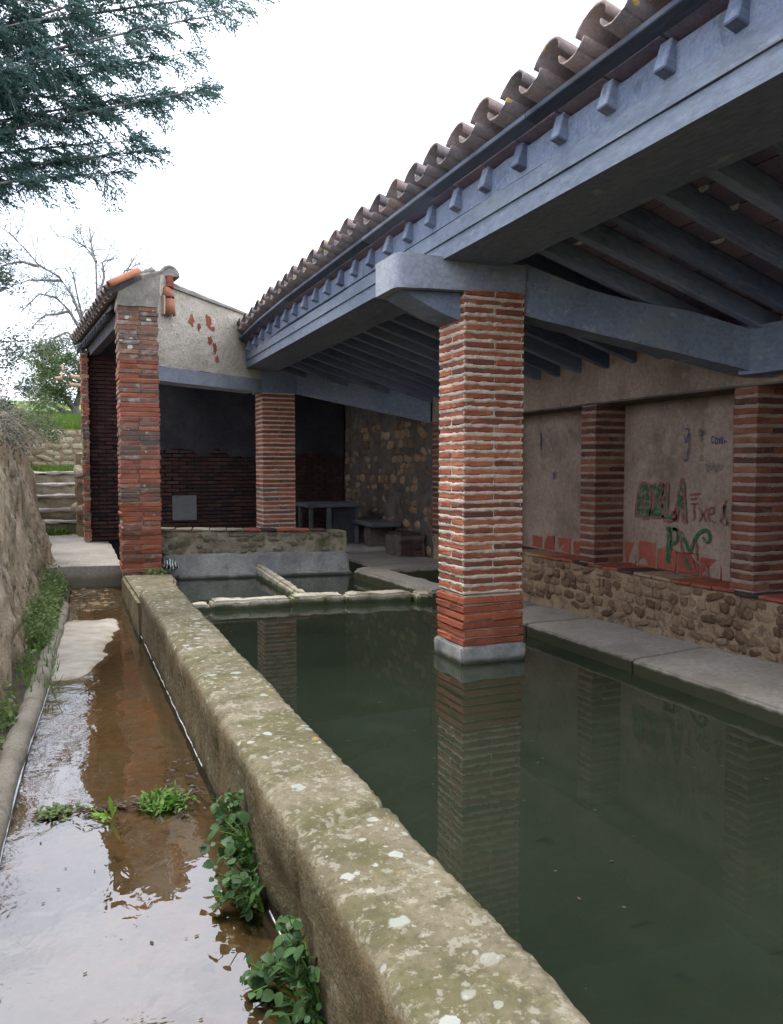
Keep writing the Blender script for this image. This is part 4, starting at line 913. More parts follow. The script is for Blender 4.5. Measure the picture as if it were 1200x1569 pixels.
# bare red bricks where the render has fallen off
for (u, z, w, h) in ((0.66, 3.30, .10, .15), (0.79, 3.245, .07, .09), (0.97, 3.33, .11, .17), (1.03, 3.25, .12, .06), (0.99, 3.09, .09, .11), (1.08, 3.0, .08, .14), (1.12, 2.86, .07, .09)):
    rr = random.Random(int(u * 999)); n_ = 15; P = []
    for k in range(n_): a = 6.283 * k / n_; P.append((u + math.cos(a) * w * rr.uniform(.28, .68), z + math.sin(a) * h * rr.uniform(.28, .68)))
    q = MB(); q.prism(P, lambda p, k: gp(p[0], p[1], 0.007 if k == 0 else -0.05)); me = q.mesh('brick'); fix(me); link('brick', me, gb, 'red_patch', loc=GO)
# rake tiles on the right slope
for k in range(4):
    u0 = 0.36 + k * 0.36; z0 = 3.665 - k * 0.040
    q = gp(u0, z0 + .03, -0.10)
    link('rake_tile', canal_tile('rake_tile', 0.44, .21, .18, .06, True, mat='cement_cap', seed=60 + k), gb, None, loc=(q[0] - 1.8, q[1] - 11, q[2]), rot=(0, math.atan(.11), math.atan2(gd.y, gd.x)))
m = MB(); m.prism([(0.30, 3.655), (GL * .95, 3.515), (GL * .95, 3.54), (0.30, 3.682)], lambda p, k: gp(p[0], p[1], 0.035 if k == 0 else -0.3)); me = m.mesh('verge'); fix(me); link('verge_board', me, gb, 'cement_cap', loc=GO)
# round stone at the apex and the terracotta vent below it
q = gp(0.27, 3.80, 0.03)
me = canal_tile('ridge_end', 0.5, 0.25, 0.25, 0.14, True, th=.03, n=10, mat='cement_cap'); link('ridge_tile', me, gb, None, loc=(q[0] - 1.8, q[1] - .02 - 11, q[2] - .02), rot=(0, 0, R(97)))
m = MB(); m.prism([(-.10, 0), (.10, 0), (.085, .07), (.05, .11), (0, .125), (-.05, .11), (-.085, .07)], lambda p, k: (q[0] + p[0], q[1] - .01 + .12 * k, 3.785 + p[1])); me = m.mesh('plug'); fix(me); link('ridge_plug', roughen(me, .012, 9, .05), gb, 'cement_cap', loc=GO)
me = rough_box('brick', 0.075, 0.07, 0.15, .008, .008, 5); link('brick', me, gb, 'red_patch', loc=(q[0] + .005 - 1.8, q[1] - .02 - 11, 3.715))
vt = thing('terracotta_vent', 'orange half-round terracotta vent tiles fixed on the gable', 'vent', (gp(0.25, 3.43, .02)))
def half_pipe(name, h, r0, r1, seed):
    V, F = [], []; n = 10
    for (z, rad) in ((0, r0), (h, r1)):
        for lay in (0, .014):
            for k in range(n + 1):
                a = math.pi * k / n; V.append((-math.cos(a) * (rad - lay), -math.sin(a) * (rad - lay), z))
    N = n + 1
    for k in range(n):
        F += [(k, k + 1, 2 * N + k + 1, 2 * N + k), (N + k, 3 * N + k, 3 * N + k + 1, N + k + 1), (k, N + k, N + k + 1, k + 1), (2 * N + k, 2 * N + k + 1, 3 * N + k + 1, 3 * N + k)]
    me = pydata(name, V, F, True); fix(me); return me
link('vent_tile', half_pipe('vent', 0.20, 0.088, 0.076, 0), vt, 'tile_new', loc=(0, 0, -0.13), rot=(0, 0, math.atan2(gd.y, gd.x)))
link('vent_hood', half_pipe('vent', 0.13, 0.085, 0.055, 0), vt, 'tile_new', loc=(-0.005, 0, 0.085), rot=(R(-8), 0, math.atan2(gd.y, gd.x)))
m = MB(); m.box(-0.10, -0.075, -.03, .04, -.13, .10); link('vent_back', m.mesh('back'), vt, 'mortar', rot=(0, 0, math.atan2(gd.y, gd.x)))

# left roof slope, its eave, soffit and tiles
E0, E1 = Vector((0.60, 9.86, 3.40)), Vector((0.235, 14.35, 3.40))
Rg0, Rg1 = Vector((1.20, 10.15, 3.80)), Vector((0.95, 14.35, 3.80))
ed = (E1 - E0).normalized()
def slab(name, P, th, mat, parent=gb, org=GO):
    m = MB(); m.hexa([(p.x, p.y, p.z - th) for p in P] + [tuple(p) for p in P]); me = m.mesh(name); fix(me); return link(name, me, parent, mat, loc=org)
slab('roof_deck', [E0 + Vector((.0, .68, 0)), Rg0 + Vector((0, .4, 0)), Rg1, E1 + Vector((.05, 0, 0))], .05, 'old_wood')
slab('roof_deck', [Rg0 + Vector((.3, .75, -.20)), Vector((4.95, 12.2, 2.86)), Vector((4.95, 14.35, 2.86)), Rg1 + Vector((.0, 0, 0))], .06, 'old_wood')
slab('wall_plate', [Vector((.70, 10.5, 3.36)), Vector((.86, 10.5, 3.40)), Vector((.58, 14.2, 3.40)), Vector((.42, 14.2, 3.36))], .17, 'old_wood')
across = (Rg0 - E0); across.z = 0
for i in range(3, 16):
    p = E0 + ed * (0.15 + i * 0.29)
    m = MB(); hx = 0.036
    d2 = Vector((0.55, 0.045, 0.36)).normalized()
    a = p + Vector((.03, 0, -.055)); b = a + d2 * .6
    m.hexa([(a.x, a.y - hx, a.z - .08), (b.x, b.y - hx, b.z - .08), (b.x, b.y + hx, b.z - .08), (a.x, a.y + hx, a.z - .08), (a.x, a.y - hx, a.z), (b.x, b.y - hx, b.z), (b.x, b.y + hx, b.z), (a.x, a.y + hx, a.z)])
    me = m.mesh('old_wood'); fix(me); link('rafter', me, gb, 'old_wood', loc=GO)
lc = [canal_tile('cover_tile', 0.40, 0.20, 0.17, 0.085, True, seed=k + 20) for k in range(2)]
lch = [canal_tile('channel_tile', 0.40, 0.18, 0.20, 0.07, False, seed=k + 30) for k in range(2)]
ln = canal_tile('cover_tile', 0.40, 0.20, 0.17, 0.085, True, mat='tile_new', seed=41)
az = math.atan2(.045, .55); sl2 = -math.atan(.40 / .6)
for i in range(17):
    for row in range(2 if i > 2 else 1):
        p = E0 + ed * (0.02 + i * 0.272) + Vector((-.04 + .31 * row, .03 * row, .07 + row * .215))
        rot = (r.uniform(-.05, .05), sl2 + .08, az + r.uniform(-.06, .06))
        link('cover_tile', ln if (i == 0) else lc[i % 2], gb, None, loc=(p.x - 1.8, p.y - 11, p.z), rot=rot)
        p2 = p + ed * .136; link('channel_tile', lch[i % 2], gb, None, loc=(p2.x - 1.8, p2.y - 11, p2.z), rot=(0, sl2 + .08, az))
fld = MB()
for i in range(10):
    for row in range(8):
        x, y = 1.35 + row * .42, 11.9 + i * .26
        mt = Matrix.Translation((x, y, 3.80 - (x - 1.2) * .22 + .03)) @ Matrix.Rotation(math.atan(.2), 4, 'Y')
        fld.add([mt @ w_.co for w_ in lc[0].vertices], [tuple(p.vertices) for p in lc[0].polygons])
o = link('tile_field', fld.mesh('tiles', True), gb, 'tile', loc=GO); o['kind'] = 'stuff'

# back wall: bricks below, dark plaster above
bw = thing('back_wall', 'dark brick back wall inside the rear shelter with a grey plate', 'wall', (2, 14, 0))
BO = (-2, -14, 0)
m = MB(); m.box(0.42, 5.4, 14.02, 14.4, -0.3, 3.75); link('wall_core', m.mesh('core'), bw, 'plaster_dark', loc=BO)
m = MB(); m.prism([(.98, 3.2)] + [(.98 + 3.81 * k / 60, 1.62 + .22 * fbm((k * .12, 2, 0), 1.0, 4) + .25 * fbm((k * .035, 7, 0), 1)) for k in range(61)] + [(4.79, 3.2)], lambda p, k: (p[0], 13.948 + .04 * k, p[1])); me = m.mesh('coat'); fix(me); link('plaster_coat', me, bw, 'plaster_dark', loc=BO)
extra = MB(); nbk = 0
for c in range(46):
    zc = 0.19 + (c + .5) * 0.0655; x = 0.44 - (0.12 if c % 2 else 0)
    while x < 4.7:
        w = 0.235
        xa, xb = max(x, .43), min(x + w - .010, 4.78)
        hide = (zc > 2.05 and xa > .98)
        if xb - xa > .06 and not hide:
            if nbk < 295 and xa < 3.0:
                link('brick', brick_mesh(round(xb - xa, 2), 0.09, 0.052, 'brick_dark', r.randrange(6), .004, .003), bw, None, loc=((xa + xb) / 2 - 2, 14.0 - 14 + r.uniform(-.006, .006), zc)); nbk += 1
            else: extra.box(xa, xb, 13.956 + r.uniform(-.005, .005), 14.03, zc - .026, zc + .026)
        x += w
o = link('brick_courses', extra.mesh('bricks'), bw, 'brick_dark', loc=BO); o['kind'] = 'stuff'
m = MB(); m.box(1.72, 2.12, 13.93, 13.953, 0.50, 0.92); link('grey_plate', roughen(m.mesh('plate'), .004, 5, .1), bw, 'patch_plate', loc=BO)
# jamb at the left end of the back wall: brick above, rough stone below
jb = thing('wall_jamb', 'sunlit brick jamb at the left end of the dark back wall', 'pillar', (0.37, 14.1, 0.15))
JO = (0.37, 14.1, 0.15)
lay_bricks(jb, 0.31, 0.425, 13.80, 14.36, 0.20, 47, 0.0655, 0.013, lambda c: 'brick_red' if (c % 5) and not (18 < c < 26) else 'stone', r, 0, 0.008, org=JO)
link('mortar', mortar_core(.315, .42, 13.81, 14.35, .15, 3.27, .0655, .013, -.003, 3., .05, zoff=.2), jb, 'mortar', loc=tuple(-q for q in JO))

# ------------------------------------------------------------------ table and bench in the rear shelter
tb = thing('stone_table', 'grey slab table on two thin legs beside the back pillar', 'table', (3.95, 12.4, 0.17))
m = MB(); m.hexa([(-.42, -.42, .60), (.50, -.40, .60), (.50, .40, .60), (-.42, .40, .60), (-.42, -.42, .665), (.50, -.40, .665), (.50, .40, .665), (-.42, .40, .665)])
link('tabletop', roughen(bevel(m.mesh('top'), .008), .004, 5, .12), tb, 'table_top')
for (x, y, w) in ((-.34, -.30, .028), (-.06, -.34, .035), (.42, -.30, .03), (-.34, .30, .028), (.42, .30, .03)):
    m = MB(); m.box(x - w, x + w, y - w, y + w, 0, .6); link('leg', bevel(m.mesh('leg'), .005), tb, 'table_top')
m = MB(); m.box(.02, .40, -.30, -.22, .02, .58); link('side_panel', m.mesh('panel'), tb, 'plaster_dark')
bn = thing('stone_bench', 'dark stone bench slab on rough piers against the rubble wall', 'bench', (4.55, 11.85, 0.12))
m = MB(); m.box(-.25, .24, -.62, .75, .37, .44); link('seat_slab', roughen(bevel(m.mesh('seat'), .012), .01, 5, .1), bn, 'table_top')
for y in (-.18, .55):
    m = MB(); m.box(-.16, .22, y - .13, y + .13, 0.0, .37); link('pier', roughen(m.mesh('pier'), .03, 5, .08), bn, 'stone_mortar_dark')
sb = thing('stone_block', 'low broken brick block at the foot of the rubble wall before the bench', 'block', (4.58, 10.65, 0.12))
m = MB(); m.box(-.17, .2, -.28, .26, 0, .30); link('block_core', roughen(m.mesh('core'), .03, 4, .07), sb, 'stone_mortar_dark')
for k in range(3):
    for j in range(2):
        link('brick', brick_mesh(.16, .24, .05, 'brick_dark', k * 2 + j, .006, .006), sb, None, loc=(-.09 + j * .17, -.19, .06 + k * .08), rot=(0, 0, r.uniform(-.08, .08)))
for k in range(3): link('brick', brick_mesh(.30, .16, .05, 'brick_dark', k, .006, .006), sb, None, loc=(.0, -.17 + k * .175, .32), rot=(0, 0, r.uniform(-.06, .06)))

M = Mat('striped_plastic'); v_ = M.coord('Object'); wv = M.n('ShaderNodeTexWave', {'Vector': v_, 'Scale': 9.0, 'Distortion': 6.0}).outputs[0]
MAT['striped'] = M.finish(M.ramp(wv, [(0.45, (0.02, 0.02, 0.02)), (0.55, (0.6, 0.6, 0.58))]), 0.4)
bm = bmesh.new(); bmesh.ops.create_icosphere(bm, subdivisions=3, radius=.09)
for vv in bm.verts: vv.co.z *= .75; vv.co += vv.co.normalized() * .035 * fbm(vv.co, 14, 3)
me = bpy.data.meshes.new('bag'); bm.to_mesh(me); bm.free()
o = link('crumpled_bag', me, None, 'striped', loc=(1.22, 10.12, .20)); tag(o, 'small crumpled black and white plastic bag beside the corner pillar', 'bag')
# ------------------------------------------------------------------ retaining wall on the left
bk = thing('retaining_wall', 'tall leaning stone retaining wall with lichen on the left of the channel', 'wall', (-0.5, 6, 0))
V, F = [], []
ysw = np.concatenate([np.linspace(-2.5, 4.5, 40, endpoint=False), np.linspace(4.5, 11.75, 190)]); zs = np.linspace(-0.2, 1.0, 64)
def bank_p(y, t, extra=0.0):
    top = 2.02 + 0.10 * fbm((0, y, 0), 0.7) + 0.05 * fbm((3, y, 0), 3)
    z = -0.2 + (top + 0.2) * t
    x = wall_x(y) - 0.19 * max(0, z) - (0.10 * max(0, z - 1.55) ** 1.5)
    d = 0.065 * fbm((y * 1.1, z * .8, 3), 1.0, 3) + 0.035 * fbm((y * 2.2, z * 2.4, 7), 1.6, 4) + 0.014 * fbm((y * 4, z * 5, 1), 3, 3)
    vr = mn.voronoi(Vector((y * 2.6, z * 4.2, 0.3)))[0]; d += 0.022 * min(.5, vr[1] - vr[0]) - 0.008; d += 0.018 * fbm((y * 9, z * 5, 4), 1.0, 4) + 0.03 * max(0, fbm((y * 3.1, z * 1.1, 8), 1.0, 3))
    if y < 7.2: d += 0.035 * sstep(7.2, 7.05, y) * sstep(1.15, 0.9, z)      # smoother slab proud at the near end
    return (x + d + extra, y, z)
for y in ysw:
    for t in zs: V.append(bank_p(y, t))
K = len(zs)
for y in ysw: V.append((-1.3, y, 2.0 + 0.06 * fbm((0, y, 8), 1)))
off = len(ysw) * K
for j in range(len(ysw) - 1):
    for k in range(K - 1): a = j * K + k; F.append((a, a + K, a + K + 1, a + 1))
    F.append((j * K + K - 1, (j + 1) * K + K - 1, off + j + 1, off + j))
# far end turns the corner
j = len(ysw) - 1; e0 = len(V)
for k in range(K): p = V[j * K + k]; V.append((-1.4, p[1] + .25, p[2]))
for k in range(K - 1): F.append((j * K + k, e0 + k, e0 + k + 1, j * K + k + 1))
me = pydata('retaining', V, F, True); fix(me); link('wall_face', me, bk, 'bank_wall', loc=(.5, -6, 0))
for i in range(80):
    y = r.uniform(5.3, 11.6); t = r.uniform(.08, .97); p = bank_p(y, t, 0.0); s = r.uniform(.09, .2)
    o = link('stone', stone_mesh(r.randrange(12), 'bank_stone'), bk, None, loc=(p[0] + .5 - .012, p[1] - 6, p[2]))
    o.rotation_euler = (R(90), 0, R(90)); o.rotation_euler.rotate_axis('Z', r.uniform(-.4, .4)); o.scale = (s * 1.4, s * r.uniform(.5, 1.5), s * .30)

# ------------------------------------------------------------------ stairs and garden wall
st = thing('stone_stairs', 'worn stone steps climbing to the lawn', 'stairs', (0, 16, 0.2))
for k, (y, z, xr) in enumerate(((15.6, .435, .27), (15.95, .635, .25), (16.3, .875, .225), (16.65, 1.09, .20), (17.0, 1.31, .21))):
    m = MB(); m.box(-.75, xr + .02, y - 16, y + .9 - 16, z - .30 - .2, z - .055 - .2); link('riser', roughen(m.mesh('riser'), .03, 4, .09), st, 'stone_moss')
    m = MB(); m.box(-.75, xr + .04, y - .04 - 16, y + .6 - 16, z - .054 - .2, z - .2); link('tread', roughen(bevel(m.mesh('tread'), .012), .035, 4, .1, seed=k * 3.7), st, 'path')
gw = thing('garden_wall', 'pale rubble garden wall at the top of the steps under the lawn', 'wall', (0, 19, 1.2))
m = MB(); m.box(-8, 10, 0, .5, -1.0, 1.03); link('wall_core', roughen(m.mesh('core'), .02, 3, .4), gw, 'stone_mortar')
rubble(gw, 'bank_stone', lambda a, b: (-.95 + a, 0.0, -.15 + b), ROT_MY, 2.0, 1.2, 0.24, 0.15, r, 0.12, 0.4)
m = MB(); m.hexa([(-3, 17.6, .9), (3, 17.6, .9), (3, 19, .9), (-3, 19, .9), (-3, 17.6, 1.33), (3, 17.6, 1.33), (3, 19, 1.36), (-3, 19, 1.36)])
structure(link('terrace', m.mesh('terrace'), None, 'grass'))
o = link('grass', blades(3000, (-.8, .8), (17.3, 18.95), lambda x, y: 1.32, .12, 5), None, 'grass'); tag(o, 'short green grass at the foot of the garden wall', 'grass', kind='stuff')
hp = thing('rubble_heap', 'buff rubble stones heaped between the steps and the brick jamb', 'rubble', (0.3, 15, 0.18))
for k in range(34):
    z = r.uniform(0, 1.45); x = 0.02 + z * .05 + r.uniform(-.1, .12); s = r.uniform(.14, .26)
    o = link('stone', stone_mesh(k % 12, 'bank_stone'), hp, None, loc=(x, r.uniform(-.3, .4), z)); o.rotation_euler = (R(90) + r.uniform(-.4, .4), 0, r.uniform(-.6, .3)); o.scale = (s, s * .75, s * .8)
m = MB(); m.box(-.06, .4, .0, 1.2, -.3, 1.45); link('heap_core', roughen(m.mesh('core'), .06, 3, .12), hp, 'stone_mortar')

# ------------------------------------------------------------------ vegetation
def leaf_cloud(n, fn, ln, wd, seed, droop=0.0, align=None):
    """many small folded leaves; fn(r) -> position"""
    rr = random.Random(seed); V, F = [], []
    for _ in range(n):
        p = Vector(fn(rr)); a = rr.uniform(0, 6.283); e = rr.uniform(-.7, .9) - droop
        d = Vector((math.cos(a) * math.cos(e), math.sin(a) * math.cos(e), math.sin(e))); s = d.cross(Vector((rr.uniform(-1, 1), rr.uniform(-1, 1), rr.uniform(-1, 1)))).normalized()
        L_ = ln * rr.uniform(.6, 1.3); w = wd * rr.uniform(.7, 1.3); k = len(V)
        V += [p, p + d * L_ * .5 + s * w * .5, p + d * L_, p + d * L_ * .5 - s * w * .5]; F.append((k, k + 1, k + 2, k + 3))
    return pydata('foliage', [tuple(q) for q in V], F)

# conifer whose branches hang into the picture
cf = thing('conifer_tree', 'conifer reaching its drooping feathery branches over the channel', 'tree', (-3.2, 8.2, 1.9))
CO = Vector((-3.2, 8.2, 1.9))
m = MB(); m.tube([(0, 0, 0), (.05, 0, 2.2), (.0, .05, 4.5), (.1, 0, 7.5)], [.24, .2, .15, .06], 10); link('trunk', m.mesh('trunk', True), cf, 'bark')
wood = MB(); FV, FF = [], []
rc = random.Random(5)
def needle_spray(p, d, up, L_, dens=1.0):
    """a flat ferny spray: side shoots with scale leaves"""
    side = d.cross(up).normalized(); n = max(3, int(L_ / .045))
    for i in range(n):
        t = i / n; q = p + d * L_ * t + Vector((0, 0, -.10 * L_ * t * t))
        for sg in (-1, 1):
            if rc.random() > .9 * dens: continue
            sd = (d * rc.uniform(.5, .9) + side * sg * rc.uniform(.5, 1.0) + up * rc.uniform(-.45, .25)).normalized()
            ll = (.13 * (1 - t) + .05) * rc.uniform(.6, 1.2)
            m_ = max(2, int(ll / .022))
            for k in range(m_):
                b = q + sd * ll * k / m_ + Vector((0, 0, -.25 * ll * (k / m_) ** 2))
                for s2 in (-1, 1):
                    ld = (sd + side * s2 * rc.uniform(.3, .9) + Vector((rc.uniform(-.4, .4), rc.uniform(-.4, .4), rc.uniform(-.5, .3)))).normalized()
                    wv = ld.cross(Vector((rc.uniform(-1, 1), rc.uniform(-1, 1), rc.uniform(-1, 1)))).normalized() * .0075
                    le = ld * rc.uniform(.03, .055); j = len(FV)
                    FV.extend([tuple(b - wv), tuple(b + le * .5 + wv * .8), tuple(b + le), tuple(b + le * .5 - wv)]); FF.append((j, j + 1, j + 2, j + 3))
tips = [(1.79, 7.5, 5.62), (1.59, 7.3, 5.32), (1.22, 7.8, 5.12), (1.30, 7.5, 4.66), (1.20, 7.2, 4.52), (.83, 7.5, 4.06), (.50, 7.4, 3.80), (.70, 7.8, 4.24), (1.4, 7.6, 5.9), (.95, 7.2, 6.05), (.08, 7.7, 3.92), (.62, 7.1, 4.75), (.45, 7.9, 5.2), (.85, 7.6, 4.92), (-.1, 7.4, 5.6), (-.3, 7.2, 4.4), (.3, 7.5, 4.45), (.2, 7.3, 5.0), (.55, 7.5, 5.55), (1.0, 7.4, 5.5), (.1, 7.8, 4.7), (-.25, 7.6, 5.05), (.95, 7.6, 4.62), (.4, 7.2, 5.85), (.0, 7.5, 6.1), (-.9, 8.4, 3.6), (-1.2, 6.3, 4.6), (-1.4, 9.6, 5), (-1.0, 7, 6.6), (-.4, 8.6, 7.2), (-4.6, 6.6, 4.2), (-5.2, 8.6, 5.0), (-4.4, 10, 6.2), (-3.6, 5.9, 5.6), (-2.2, 10.1, 6.8)]
for ti, tp in enumerate(tips):
    T = Vector(tp) - CO + Vector((-.06, 0, .13)); base = Vector((0, 0, max(.8, T.z * .55 - .1 + rc.uniform(-.3, .3))))
    mid = base.lerp(T, .5) + Vector((0, 0, .22 + rc.uniform(-.1, .15))); pts = []
    for k in range(11): t = k / 10; pts.append(base * (1 - t) ** 2 + mid * 2 * t * (1 - t) + T * t * t)
    wood.tube(pts, [.032 * (1 - t / 10) + .004 for t in range(11)], 5)
    far = ti >= 25
    dens = .55 if far else 1.0
    for k in range(3, 11):
        if not far and pts[k].x + CO.x > -1.4:
            for e in range(5):
                qq = pts[k].lerp(pts[k - 1], rc.random()); d0 = (pts[k] - pts[k - 1]).normalized(); s0 = d0.cross(Vector((0, 0, 1))).normalized()
                d4 = (d0 * rc.uniform(.3, 1) + s0 * rc.uniform(-1, 1) + Vector((0, 0, rc.uniform(-1.1, .35)))).normalized()
                LL = rc.uniform(.3, .55) * (1.15 - .055 * k); wood.tube([qq, qq + d4 * LL * .5, qq + d4 * LL * .9 + Vector((0, 0, -.06))], [.005, .0035, .002], 3, False)
                needle_spray(qq, d4, (Vector((0, 0, 1)) - d4 * d4.z).normalized(), LL, 1.0)
        q = pts[k]; d = (pts[min(k + 1, 10)] - pts[k - 1]).normalized(); sd = d.cross(Vector((0, 0, 1))).normalized()
        for sg in ((-1, 1) if k < 10 else (-1, 0, 1)):
            if k < 5 and rc.random() < .5: continue
            if far and rc.random() < .4: continue
            dd = (d * rc.uniform(.7, 1.1) + sd * sg * rc.uniform(.5, .9) + Vector((0, 0, rc.uniform(-.35, .15)))).normalized() if sg else d
            L_ = (.62 - .04 * k) * rc.uniform(.7, 1.15)
            if k >= 9: L_ = rc.uniform(.14, .24)
            wood.tube([q, q + dd * L_ * .5, q + dd * L_ * .9 + Vector((0, 0, -.05))], [.006, .004, .002], 3, False)
            needle_spray(q, dd, (Vector((0, 0, 1)) - dd * dd.z).normalized(), L_, dens)
            if not far and k < 9 and rc.random() < .75:
                d3 = (dd + sd * rc.uniform(-.8, .8) + Vector((0, 0, rc.uniform(-.5, .1)))).normalized()
                needle_spray(q + dd * L_ * .45, d3, (Vector((0, 0, 1)) - d3 * d3.z).normalized(), L_ * .7, dens)
for k in range(14):     # thin bare twigs
    a = Vector((rc.uniform(-1.6, -1.0), rc.uniform(7.2, 7.8), rc.uniform(3.9, 5.2))) - CO; b = a + Vector((rc.uniform(.7, 1.4), rc.uniform(-.2, .2), rc.uniform(-.25, .3)))
    wood.tube([a, a.lerp(b, .5) + Vector((0, 0, rc.uniform(-.05, .08))), b], [.010, .007, .003], 4, False)
link('branches', wood.mesh('branches', True), cf, 'bark_grey')
link('foliage', pydata('foliage', FV, FF), cf, 'conifer')

# bare tree behind the shelter
bt = thing('bare_tree', 'leafless tree with arching grey limbs behind the shelter roof', 'tree', (0.9, 24, 2.6))
BT = Vector((.9, 24, 2.6)); m = MB()
rb = random.Random(21)
m.tube([Vector((.9, 24, 2.5)) - BT, Vector((.92, 24, 3.4)) - BT, Vector((.88, 24, 4.5)) - BT], [.13, .11, .09], 8); link('trunk', m.mesh('trunk', True), bt, 'bark_grey')
tw = MB()
limbs = [[(.88, 4.4), (.64, 5.3), (.38, 6.08), (.03, 6.58), (-.46, 6.83), (-.77, 7.2), (-1.08, 7.52), (-1.31, 7.66)], [(.9, 4.3), (1.0, 4.96), (1.01, 6.13), (1.0, 7.11), (.89, 7.64), (.85, 8.16)], [(1.0, 7.1), (.9, 7.3), (.72, 7.53), (.35, 7.72)],
         [(1.02, 6.1), (1.21, 6.69), (1.17, 7.13), (1.36, 7.25)], [(.8, 4.7), (.75, 4.94), (.52, 6.0), (.4, 6.7), (.29, 6.96)], [(.55, 5.2), (.26, 5.72), (-.07, 6.04), (-.47, 6.1), (-.72, 5.82), (-.97, 5.54)], [(1.1, 4.6), (1.55, 6.44), (1.73, 6.86), (1.87, 7.02)],
         [(.3, 5.7), (.0, 5.6), (-.35, 5.55), (-.7, 5.2)], [(.1, 6.5), (-.25, 6.45), (-.7, 6.4), (-1.1, 6.2)], [(-.46, 6.83), (-.9, 6.9), (-1.3, 6.75), (-1.7, 6.3)], [(.6, 4.9), (.2, 5.1), (-.2, 4.9), (-.5, 4.5)]]
def twigs(p, d, L_, rad, depth):
    n = 5; pts = [p]; q = p.copy(); dd = d.copy()
    for k in range(n):
        dd = (dd + Vector((rb.uniform(-.35, .35), rb.uniform(-.3, .3), rb.uniform(-.25, .3)))).normalized(); q = q + dd * L_ / n; pts.append(q.copy())
        if depth > 0 and rb.random() < .65:
            twigs(q, (dd + Vector((rb.uniform(-1, 1), rb.uniform(-.6, .6), rb.uniform(-.7, .8)))).normalized(), L_ * rb.uniform(.4, .65), rad * .6, depth - 1)
    tw.tube(pts, [max(.0055, rad * (1 - k / (n + .5))) for k in range(n + 1)], 3, False)
for L_ in limbs:
    yo = rb.uniform(-.5, .5); P = [Vector((x, 24 + yo * i / len(L_), z)) - BT for i, (x, z) in enumerate(L_)]
    tw.tube(P, [.045 * (1 - .8 * i / (len(P) - 1)) for i in range(len(P))], 5, False)
    for i in range(1, len(P)):
        for _ in range(4):
            d = (P[i] - P[i - 1]).normalized(); s = P[i - 1].lerp(P[i], rb.random())
            twigs(s, (d * .6 + Vector((rb.uniform(-.9, .9), rb.uniform(-.5, .5), rb.uniform(-.8, .9)))).normalized(), rb.uniform(.4, 1.0), .014, 2 if rb.random() < .4 else 1)
link('limbs', tw.mesh('limbs', True), bt, 'bark_grey')

# olive on the lawn
ol = thing('olive_tree', 'bushy green olive tree with forked trunk on the lawn', 'tree', (.48, 28, 2.75))
OC = Vector((.48, 28, 2.75)); m = MB()
for P, rd in (([(0, 0, -.1), (-.02, 0, .35), (-.06, 0, .6)], [.17, .14, .13]), ([(-.05, 0, .5), (-.35, 0, .9), (-.8, .1, 1.3)], [.11, .08, .04]), ([(-.04, 0, .55), (.12, .1, 1.1), (.1, 0, 2.0)], [.10, .08, .04]), ([(-.35, 0, .4), (-.9, 0, .75), (-1.5, 0, 1.1)], [.07, .05, .03]), ([(-.02, 0, .3), (-.3, 0, .42), (-.5, 0, .5)], [.1, .08, .06])):
    m.tube(P, rd, 7)
link('trunk', m.mesh('trunk', True), ol, 'bark')
cl = []
ro = random.Random(8)
for _ in range(46):
    while True:
        x, y, z = ro.uniform(-1, 1), ro.uniform(-1, 1), ro.uniform(-1, 1)
        if x * x + y * y + z * z < 1: break
    cl.append((Vector((-.55 + x * 1.15, y * 1.0, 1.75 + z * 1.1)), ro.uniform(.22, .42)))
def in_clumps(clumps):
    def fn(rr):
        c, s = clumps[rr.randrange(len(clumps))]
        return c + Vector((rr.gauss(0, s * .5), rr.gauss(0, s * .5), rr.gauss(0, s * .42)))
    return fn
link('crown', leaf_cloud(15000, in_clumps(cl), .10, .035, 4), ol, 'olive')
pl = MB()
for P in ([(.46, 3.49), (.25, 3.51), (.09, 3.66), (.05, 3.78)], [(.5, 3.30), (.22, 3.32), (.05, 3.51), (.03, 3.6)], [(.05, 3.46), (-.1, 3.44), (-.16, 3.5)]):
    pl.tube([(x - .2, 0, z - 3.3) for x, z in P], [.05, .048, .04, .02][:len(P)], 6)
pb = link('cut_branch', pl.mesh('cut_branch', True), None, 'bark_pale', loc=(.2, 20.2, 3.3)); tag(pb, 'pale bent pruned branches beside the brick jamb', 'branch')

